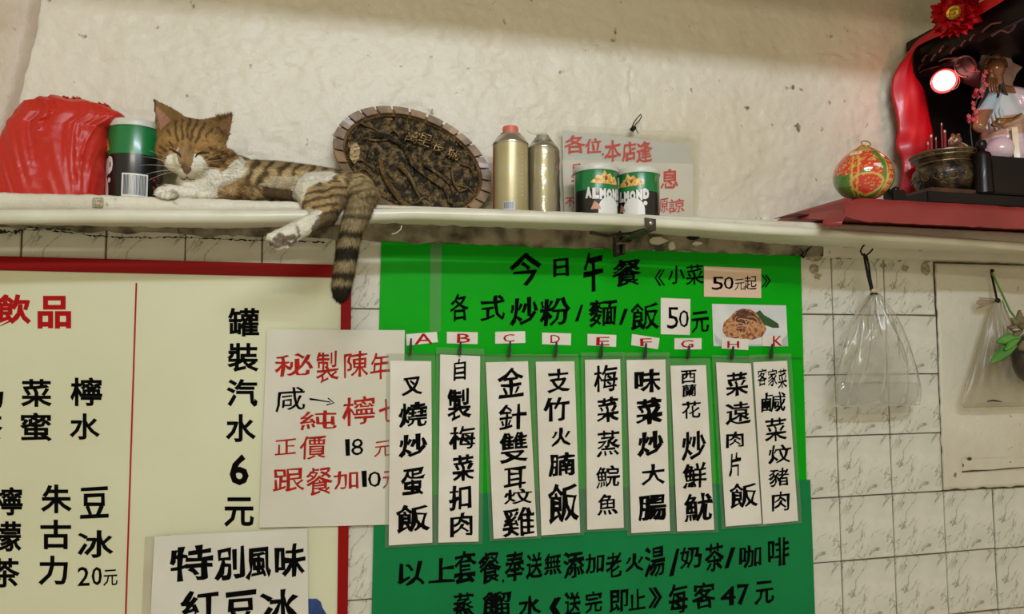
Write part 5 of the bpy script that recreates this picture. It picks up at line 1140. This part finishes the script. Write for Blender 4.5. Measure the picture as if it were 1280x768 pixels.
V = [at(x, y, yS+.015) for x, y in ((1228, 118), (1225, 104), (1223, 92), (1217, 82), (1226, 76), (1229, 64), (1238, 66), (1245, 58), (1252, 62), (1257, 54), (1261, 66), (1266, 78), (1278, 84), (1271, 92), (1266, 104), (1268, 118))]; nV = len(V); cc0 = at(1247, 90, yS+.004)
MB().add(V+[cc0], [(i, (i+1) % nV, nV) for i in range(nV)]).build('hood', M_pinkcape, stt, smooth=False).modifiers.new('s', 'SOLIDIFY').thickness = .005
for k in range(13): a = math.pi*(1.02-k/12*1.05); MB().ball(at(1245+13*math.cos(a), 82-12*math.sin(a), yS-.018), .0042, sub=1).build('crown_bead', M_bg if k % 3 else M_bgold, stt)
MB().ball(at(1245, 72, yS-.012), .014, (1.15, .8, .8), sub=2).build('hair', M_bg, stt)
for k in range(4): x0 = 1237+3*k; MB().tube([at(x0, 98, yS-.03), at(x0-1, 106, yS-.036), at(x0+1+k*.5, 117, yS-.036)], [.0026, .003, .001], 7).build('beard_strand', M_bg, stt)
for p_ in ([(1236, 108), (1233, 118), (1227, 128), (1224, 134)], [(1253, 104), (1256, 116), (1262, 124), (1270, 130)], [(1250, 106), (1247, 120), (1238, 132)]): MB().tube([at(x, y, yS-.030) for x, y in p_], [.0025, .004, .003, .001][:len(p_)], 7).build('hair_strand', M_dkg, stt)
for k in range(5): MB().tube([at(1238+5*k-3, 122, yS-.022), at(1234+5*k-4, 140, yS-.034), at(1234+6*k, 162, yS-.040)], [.003, .004, .002], 7).build('robe_fold', mat('robe_glaze', s(206, 210, 208), .2, coat=.5), stt)
MB().tube([at(1241, 157, yS-.066), at(1248, 149, yS-.07), at(1256, 150, yS-.07), at(1266, 148, yS-.072), at(1277, 142, yS-.07)], [.006, .0035, .004, .003, .002], 8).build('sceptre', M_goldf, stt)
MB().ball(at(1245, 156, yS-.074), .006, (1.6, .6, 1), sub=2).build('sceptre_head', M_bg, stt)
MB().tube([at(1268, 160, yS-.066), at(1272, 204, yS-.070)], .0085, 4).build('scroll', mat('yellow_glaze', s(196, 164, 84), .3, coat=.4), stt)
for ex in (-1, 1): MB().ball(at(1240+4.5*ex, 85.5, yS-.031+.004*(ex > 0)), .0016, (1.4, .6, .6), sub=1).build('eye', M_black, stt)
setorigin(stt, (at(1255, 220, yS).x, yS, zB))
MB().box(at(1225, 230, yS).x, 1.80, yS-.045, yS+.055, zB+.0005, at(1250, 216, yS).z-.008).build('statue_plinth', M_wood, None, smooth=False, bevel=.002); o = bpy.data.objects['statue_plinth']; tag(o, 'black block under the seated statue behind the shrine railing', 'plinth'); setmesh_origin(o, (1.66, yS, zB))
# red blossoms and little beast
fb = thing('flower_spray', 'spray of small pinkish red artificial blossoms left of the statue', 'flowers')
M_fl = mat('pink_red_petal', s(206, 62, 74), .5, c2=s(226, 110, 112), nscale=60); spine = [(1230, 92), (1226, 108), (1222, 122), (1218, 136), (1214, 150), (1213, 162), (1216, 190), (1218, 222)]
MB().tube([at(x, y, -.155) for x, y in spine], .0014, 6).build('stem', mat('flower_stem', s(60, 50, 30), .6), fb)
for k in range(30):
    i = random.uniform(0, 4.2); a, b = spine[int(i)], spine[int(i)+1]; u = i-int(i); x = a[0]+(b[0]-a[0])*u+random.uniform(-7, 5); y = a[1]+(b[1]-a[1])*u+random.uniform(-4, 4); cc_ = at(x, y, -.158+random.uniform(-.012, .008)); mb = MB()
    for j in range(5):
        an = 2*math.pi*j/5+k; d = Vector((math.cos(an), -.45, math.sin(an))); mb.add([cc_, cc_+d*.004+Vector((-math.sin(an), 0, math.cos(an)))*.0026, cc_+d*.0075, cc_+d*.004-Vector((-math.sin(an), 0, math.cos(an)))*.0026], [(0, 1, 2, 3)])
    mb.build('blossom', M_fl, fb, smooth=False)
setorigin(fb, at(1218, 222, -.155))
lb = thing('beast_figurine', 'small white and brown beast figurine between the incense pot and the statue', 'figurine'); yL = -.145; mb = MB()
def lp_(x, y, d, r): p = at(x, y, yL+d); return p, r*mpp(p)
chain(mb, [lp_(1200, 186, 0, 8), lp_(1210, 192, 0, 9), lp_(1216, 202, 0, 8)]); mb.ball(*lp_(1194, 176, -.01, 7.5), sub=2); mb.ball(*lp_(1189, 180, -.018, 4), sub=2); chain(mb, [lp_(1198, 192, -.01, 4), lp_(1198, 206, -.012, 3.5)]); chain(mb, [lp_(1212, 198, -.01, 4), lp_(1212, 225, 0, 5)]); mb.ball(*lp_(1191, 169, -.008, 2.5), sub=2); mb.ball(*lp_(1198, 169, -.006, 2.5), sub=2)
ml_ = remesh(mb, .0016, 3); n_ = len(ml_.vertices); q = np.empty(n_*3); ml_.vertices.foreach_get('co', q); q = q.reshape(-1, 3); kk = np.array([noise.noise(Vector(p)*70) for p in q]); cc = np.where(kk[:, None] > .05, c(206, 196, 180), c(120, 76, 50)); setcol(ml_, np.c_[cc, np.ones(n_)]); link_mesh('body', ml_, lb, attr_mat('beast_glaze', .25, coat=.5))
MB().ball(at(1193, 172, yL-.028), .0048, (1.3, .6, 1), sub=2).build('gold_ornament', M_goldf, lb)
for x, y in ((1208, 190), (1213, 193), (1217, 190), (1204, 195)): MB().ball(at(x, y, yL-.03), .0030, sub=1).build('gold_bead', M_goldf, lb)
setorigin(lb, at(1205, 225, yL))
# egg shaped ornament
eg = thing('peach_ornament', 'glossy green and red egg shaped ornament with gold lines left of the incense pot', 'ornament')
yE = -.225; pe = at(1079, 217, yE); me_ = mpp(pe); rE = 35.5*me_; zE = ZA+.0005; HE = at(1079, 180, yE).z-zE
prof = []; 
for k in range(61):
    h = k/60; sn = max(0, math.sin(math.pi*min(1, h*.995)**.80)); prof.append((rE*(sn**.60 if h < .42 else sn**(.60+.16*min(1, (h-.42)/.4)+(.25*((h-.8)/.2)**2 if h > .8 else 0))), HE*h))
prof[-1] = (.0005, HE)
V = []; NE = 120
for r_, z_ in prof:
    for i in range(NE): a = 2*math.pi*i/NE; V.append((pe.x+r_*math.cos(a), yE+r_*math.sin(a), zE+z_))
fE = [(j*NE+i, j*NE+(i+1) % NE, (j+1)*NE+(i+1) % NE, (j+1)*NE+i) for j in range(60) for i in range(NE)]+[tuple(range(NE))[::-1]]
oe = MB().add(V, fE).build('body', attr_mat('glazed_peach', .16, coat=.8, spec=.5), eg)
va = np.array(V); ang = np.degrees(np.arctan2(va[:, 0]-pe.x, -(va[:, 1]-yE))); hh = (va[:, 2]-zE)/HE; ce = np.tile(c(84, 128, 50), (len(va), 1)); GD = c(214, 176, 84); RD = c(206, 60, 40)
nq = np.array([noise.noise(Vector(p)*60) for p in va]); nq2 = np.array([noise.noise(Vector(p)*140) for p in va])
ce[hh > .80] = c(190, 150, 76); left = (ang < -8+8*np.sin(hh*5)) & (hh > .40+.12*nq) & (hh < .80); ce[left] = RD; lm2 = (np.hypot((ang+32)/34, (hh-.22)/.16) < 1); ce[lm2] = RD
edge = np.abs(nq2) < .03; ce[(left | lm2) & edge] = GD; ce[np.abs(np.hypot((ang+32)/34, (hh-.22)/.16)-1) < .09] = GD; ce[left & (np.abs(nq) < .035)] = GD; ce[left & (nq > .42)] = c(236, 214, 190)
band = (np.abs(ang-24+hh*6) < 12) & (hh < .80); ce[band] = RD; ce[(np.abs(np.abs(ang-24+hh*6)-12) < 2.2) & (hh < .82)] = GD
gl_ = band & (np.abs(((hh*9) % 1)-.5) < .34) & (np.abs(ang-24+hh*6) < 8) & ((np.abs(((hh*27) % 1)-.5) < .2) | (np.abs(((ang-24+hh*6)/5) % 1-.5) < .2)); ce[gl_] = GD
for a_0 in (-62, -74): ce[np.abs(ang-a_0-14*np.sin(hh*3)) < 2.0] = GD
cap = (hh > .80) & (hh < .83); ce[cap] = GD; ce[(hh > .83) & (np.abs(np.sin(np.radians(ang*3))+.0) < .35)] = RD
setcol(oe.data, np.c_[ce, np.ones(len(va))])
MB().tube([(pe.x+.012*math.cos(t), yE-.012+.004*math.sin(t), zE+HE*.98+.007*math.sin(t)) for t in np.linspace(0, 6.28, 14)], .0012, 6).build('loop', M_goldf, eg)
setorigin(eg, (pe.x, yE, zE))
# dark trinket between egg and pot
tr = thing('dark_trinket', 'small black glossy trinket right of the egg shaped ornament', 'trinket'); mb = MB()
for x, y, r in ((1119, 238, 5), (1127, 241, 4), (1112, 240, 4)): p = at(x, y, -.22); mb.ball(p, r*mpp(p), sub=2)
mb.build('beads', M_wood, tr); tr2 = at(1119, 246, -.22); MB().box(tr2.x-.02, tr2.x+.018, -.235, -.205, ZA+.0005, at(1119, 240, -.22).z).build('base', M_wood, tr, smooth=False, bevel=.002); setorigin(tr, (tr2.x, -.22, ZA))
#@@SHRINEEND
#@@HANG
# ------------------------------------------------------------------ things hanging on the right
hk2 = thing('wire_hook', 'black S shaped wire hook under the ledge holding the water filled bag', 'hook'); yH = -.075
MB().tube([at(x, y, yH) for x, y in ((1068, 299.5), (1078, 299.5), (1083, 301), (1082, 305), (1078, 309), (1075.5, 314), (1078, 319), (1083, 319.5), (1088, 315), (1091, 311.5))], .0021, 8).build('hook', M_black, hk2)
MB().tube([at(x, y, yH-.002) for x, y in ((1080, 317), (1082, 330), (1085, 345), (1088, 358), (1090, 366))], .0030, 8).build('twisted_cord', M_black, hk2)
MB().tube([at(x, y, yH) for x, y in ((1083, 319), (1086, 332), (1088, 348), (1091, 363))], .0024, 8).build('twisted_cord', M_black, hk2)
MB().tube([at(x, y, yH-.004) for x, y in ((1085, 327), (1090, 328), (1094, 334), (1096, 345), (1096, 360))], .0008, 6).build('rubber_band', mat('tan_rubber', s(130, 118, 84), .5), hk2)
setorigin(hk2, at(1080, 299, yH))
def hbag(name, label, outl, yH, film, depth, seed, parts=None, folds=1.0, jag=0):
    t = thing('plastic_bag', label, 'bag'); V = []; n, k = 90, 60; top, bot = outl[0][0], outl[-1][0]
    for j in range(k+1):
        y = top+(bot-top)*j/k; l = np.interp(y, [q[0] for q in outl], [q[1] for q in outl]); r = np.interp(y, [q[0] for q in outl], [q[2] for q in outl]); h = j/k
        A0, B0 = at(l, y, yH), at(r, y, yH); C0 = (A0+B0)/2; hw = (B0-A0).length/2; dp = min(hw, depth*(.35+.65*math.sin(math.pi*min(1, h*1.0)**.9)) if h < .97 else depth*.2)
        for i in range(n):
            a = 2*math.pi*i/n; f = noise.noise(Vector((math.cos(a)*4, math.sin(a)*4, h*1.2+seed)))+.5*noise.noise(Vector((math.cos(a)*10, math.sin(a)*10, h*3+seed))); e = (1-h)*.6+.12
            V.append((C0.x+hw*math.cos(a), C0.y+dp*math.sin(a)*(1+folds*f*e*1.6)-.004*f*folds, C0.z))
    MB().add(V, [(j*n+i, j*n+(i+1) % n, (j+1)*n+(i+1) % n, (j+1)*n+i) for j in range(k) for i in range(n)]+[tuple(k*n+i for i in range(n))]).build('film', film, t, sharp=180)
    return t
b1 = hbag('b', 'knotted clear plastic bag with water at its bottom, hanging on the tiles', [(368, 1088, 1097), (378, 1081, 1104), (400, 1066, 1120), (430, 1055, 1136), (460, 1047, 1146), (485, 1042, 1151), (500, 1040, 1151), (508, 1043, 1149)], -.07, M_bagclear, .032, 4)
k1 = at(1092.5, 364, -.078); MB().ball(k1, .0095, (1, .8, .7), sub=2).build('knot', mat('knotted_film', s(196, 168, 136), .4, bump=.6, bscale=300), b1); MB().tube([k1+Vector((.0085*math.cos(a), .008*math.sin(a), -.007)) for a in np.linspace(0, 6.28, 14)], .0016, 6).build('rubber_tie', M_black, b1)
V = []; n = 60; wl = [(479, 1049, 1145), (484, 1047, 1147), (495, 1045, 1147), (503, 1047, 1145), (506, 1052, 1140)]
for y, l, r in wl:
    A0, B0 = at(l, y, -.07), at(r, y, -.07); C0 = (A0+B0)/2; hw = (B0-A0).length/2
    for i in range(n): a = 2*math.pi*i/n; V.append((C0.x+hw*math.cos(a), C0.y+.024*(1 if y < 500 else .6)*math.sin(a), C0.z))
MB().add(V, [(j*n+i, j*n+(i+1) % n, (j+1)*n+(i+1) % n, (j+1)*n+i) for j in range(4) for i in range(n)]+[tuple(range(n))[::-1], tuple(4*n+i for i in range(n))]).build('water', clear('still_water', (.99, .99, .99, 1), .26, .05, gl=.3), b1)
# crumpled whitish film added inside to stand for the bag's soft highlights
V = []; nI, kI = 26, 22
for j in range(kI+1):
    for i in range(nI+1):
        u, v = i/nI, j/kI; p = at(1056+u*84-(1-v)*(u-.5)*56, 412+v*66, -.072); V.append((p.x, p.y+.016*noise.noise(Vector((u*3, v*3, 3)))+.003*noise.noise(Vector((u*9, v*9, 5))), p.z+.006*noise.noise(Vector((u*5, v*2, 8)))))
MB().add(V, [(j*(nI+1)+i, j*(nI+1)+i+1, (j+1)*(nI+1)+i+1, (j+1)*(nI+1)+i) for j in range(kI) for i in range(nI)]).build('highlight_film', clear('highlight_film', (.99, .99, .98, 1), .42, .18, gl=.5), b1, sharp=180)
setorigin(b1, at(1095, 508, -.07))
b2 = hbag('b', 'greyish plastic bag tied with black string, hanging at the right edge', [(376, 1243, 1252), (388, 1237, 1256), (410, 1230, 1266), (440, 1221, 1279), (470, 1211, 1289), (495, 1203, 1295), (506, 1201, 1297), (509, 1204, 1294)], -.045, M_bagmilky, .022, 9, folds=.8)
MB().ball(at(1247, 376, -.05), .007, sub=2).build('knot', M_black, b2); V = []
MB().tube([at(1239, 341, -.03), at(1242, 355, -.04), at(1246, 374, -.048)], .0028, 8).build('black_string', M_black, b2); MB().ball(at(1239, 339, -.012), .0055, (1, 1.6, 1), sub=2).build('nail', M_black, b2)
n = 14
for j in range(8):
    for i in range(n+1):
        u = i/n; v = j/7; p = at(1246-24*v, 374+(-3+16*u)*(.3+.7*v), -.048); V.append((p.x, p.y+.006*math.sin(u*11+v*3), p.z))
MB().add(V, [(j*(n+1)+i, j*(n+1)+i+1, (j+1)*(n+1)+i+1, (j+1)*(n+1)+i) for j in range(7) for i in range(n)]).build('bunched_mouth', clear('brown_film', (.62, .50, .36, 1), .18, .3, gl=.15), b2, sharp=180)
mb = MB().tube([at(x, y, -.068) for x, y in ((1234, 502), (1242, 501), (1252, 502.5))], [.0012, .0022, .001], 6); mb.build('dark_slot', M_black, b2); setorigin(b2, at(1245, 509, -.045))  # dark slot at the bag bottom, drawn as a thin black tube
orn = thing('hanging_ornament', 'dark round hanging ornament with khaki lotus petals and green ribbon, cut by right edge', 'ornament'); yo = -.085; M_gr = mat('green_ribbon', s(96, 156, 66), .4, c2=s(74, 130, 48), nscale=20)
po = at(1296, 448, yo); MB().ball(po, 31*mpp(po), (1, .8, 1.12), sub=4).build('globe', mat('dark_globe', s(34, 28, 20), .3, coat=.4, c2=s(60, 50, 32), nscale=30), orn)
MB().tube([at(1240, 341, -.045), at(1250, 362, -.06), at(1262, 388, -.075), at(1272, 402, yo)], .0032, 6, flat=.3).build('ribbon_cord', M_gr, orn)
def petal(cx, cy, dx, dy, w, m, name='petal', d=0):
    V = []
    for j in range(9):
        v = j/8; ww = w*math.sin(math.pi*min(.97, .12+.85*v))
        for i in range(5):
            u = i/4*2-1; L_2 = math.hypot(dx, dy); nx_, ny_ = -dy/L_2, dx/L_2; p = at(cx+dx*v+nx_*ww*u, cy+dy*v+ny_*ww*u, yo-.03-d); V.append((p.x, p.y-.010*v+.008*(u*u), p.z))
    o = MB().add(V, [(j*5+i, j*5+i+1, (j+1)*5+i+1, (j+1)*5+i) for j in range(8) for i in range(4)]).build(name, m, orn, sharp=180); o.modifiers.new('s', 'SOLIDIFY').thickness = .0015
M_pt = mat('khaki_petal', s(132, 120, 88), .5, c2=s(96, 84, 58), nscale=50); M_pl = mat('pale_petal', s(196, 188, 160), .5)
for a in ((1280, 412, -22, -3, 5), (1280, 412, -8, -24, 6), (1280, 414, -16, 6, 5), (1280, 410, 12, -22, 6), (1280, 410, -18, -12, 5)): petal(*a, M_pt)
petal(1276, 412, -12, 1, 2, M_pl, d=.006); MB().ball(at(1278, 408, yo-.035), .009, (1.2, .7, .8), sub=2).build('flower_heart', mat('olive_heart', s(110, 92, 50), .5, bump=1, bscale=400), orn)
petal(1277, 422, -33, 6, 8, M_gr, 'ribbon_loop', .004); petal(1272, 432, -36, 22, 7.5, M_gr, 'ribbon_tail', .008); petal(1276, 424, -22, 14, 5, M_gr, 'ribbon_loop', .012); petal(1282, 438, -6, -12, 6, M_pt, d=.01)
setorigin(orn, po)
# wires and twigs where the green board meets the ledge
wr = thing('wire_ends', 'black wire ends poking out at the green board top right corner', 'wire')
for p_ in ([(1001, 320), (1006, 315), (1012, 309)], [(1003, 322), (1003, 314), (1000, 311)], [(1004, 323), (1009, 314), (1018, 305)]): MB().tube([at(x, y, -.022) for x, y in p_], [.0022, .0016, .0009], 6).build('wire', M_black, wr)
setorigin(wr, at(1003, 321, -.02))
wh = MB().tube([at(502, 282, -.19), at(501, 287, -.19), at(496, 291, -.185), at(490, 293, -.18)], .0012, 6).build('frayed_thread', mat('pale_thread', s(190, 186, 160), .7), None); tag(wh, 'short pale thread hanging under the pipe right of the tail', 'thread'); setmesh_origin(wh, at(502, 282, -.19))
# peeled plaster chips and holes under the ledge
for k, (x0, y0, w_, h_, cc_) in enumerate(((812, 296, 22, 10, 'p'), (836, 302, 9, 11, 'p'), (860, 294, 18, 6, 'd'), (866, 302, 12, 5, 'l'), (980, 297, 8, 5, 'd'))):
    mm = {'p': M_patchwall, 'd': M_black, 'l': M_plaster}[cc_]; V = [at(x0+w_*(.5+.5*math.cos(a))*random.uniform(.8, 1.1), y0+h_*(.5-.5*math.sin(a)), -.028) for a in np.linspace(0, 5.6, 9)]; n = len(V)
    MB().add(V+[p+Vector((0, .006, 0)) for p in V], [tuple(range(n)), tuple(range(n, 2*n))[::-1]]+[(i, n+i, n+(i+1) % n, (i+1) % n) for i in range(n)]).build('plaster_chip', mm, bpy.data.objects['trim_1'], smooth=False)
for k, (x0, y0, w_, h_) in enumerate(((1008, 318, 22, 10), (1012, 330, 14, 12), (1018, 342, 10, 8), (1152, 328, 12, 16), (1128, 332, 10, 8), (1100, 329, 8, 7))):
    V = [at(x0+w_*(.5+.5*math.cos(a))*random.uniform(.7, 1.1), y0+h_*(.5-.5*math.sin(a))*random.uniform(.8, 1.1), -.0055) for a in np.linspace(0, 5.6, 11)]; n = len(V)
    MB().add(V+[p+Vector((0, .001, 0)) for p in V], [tuple(range(n)), tuple(range(n, 2*n))[::-1]]+[(i, n+i, n+(i+1) % n, (i+1) % n) for i in range(n)]).build('cement_smear', M_smear, bpy.data.objects['wall_back'], smooth=False)
#@@HANGEND
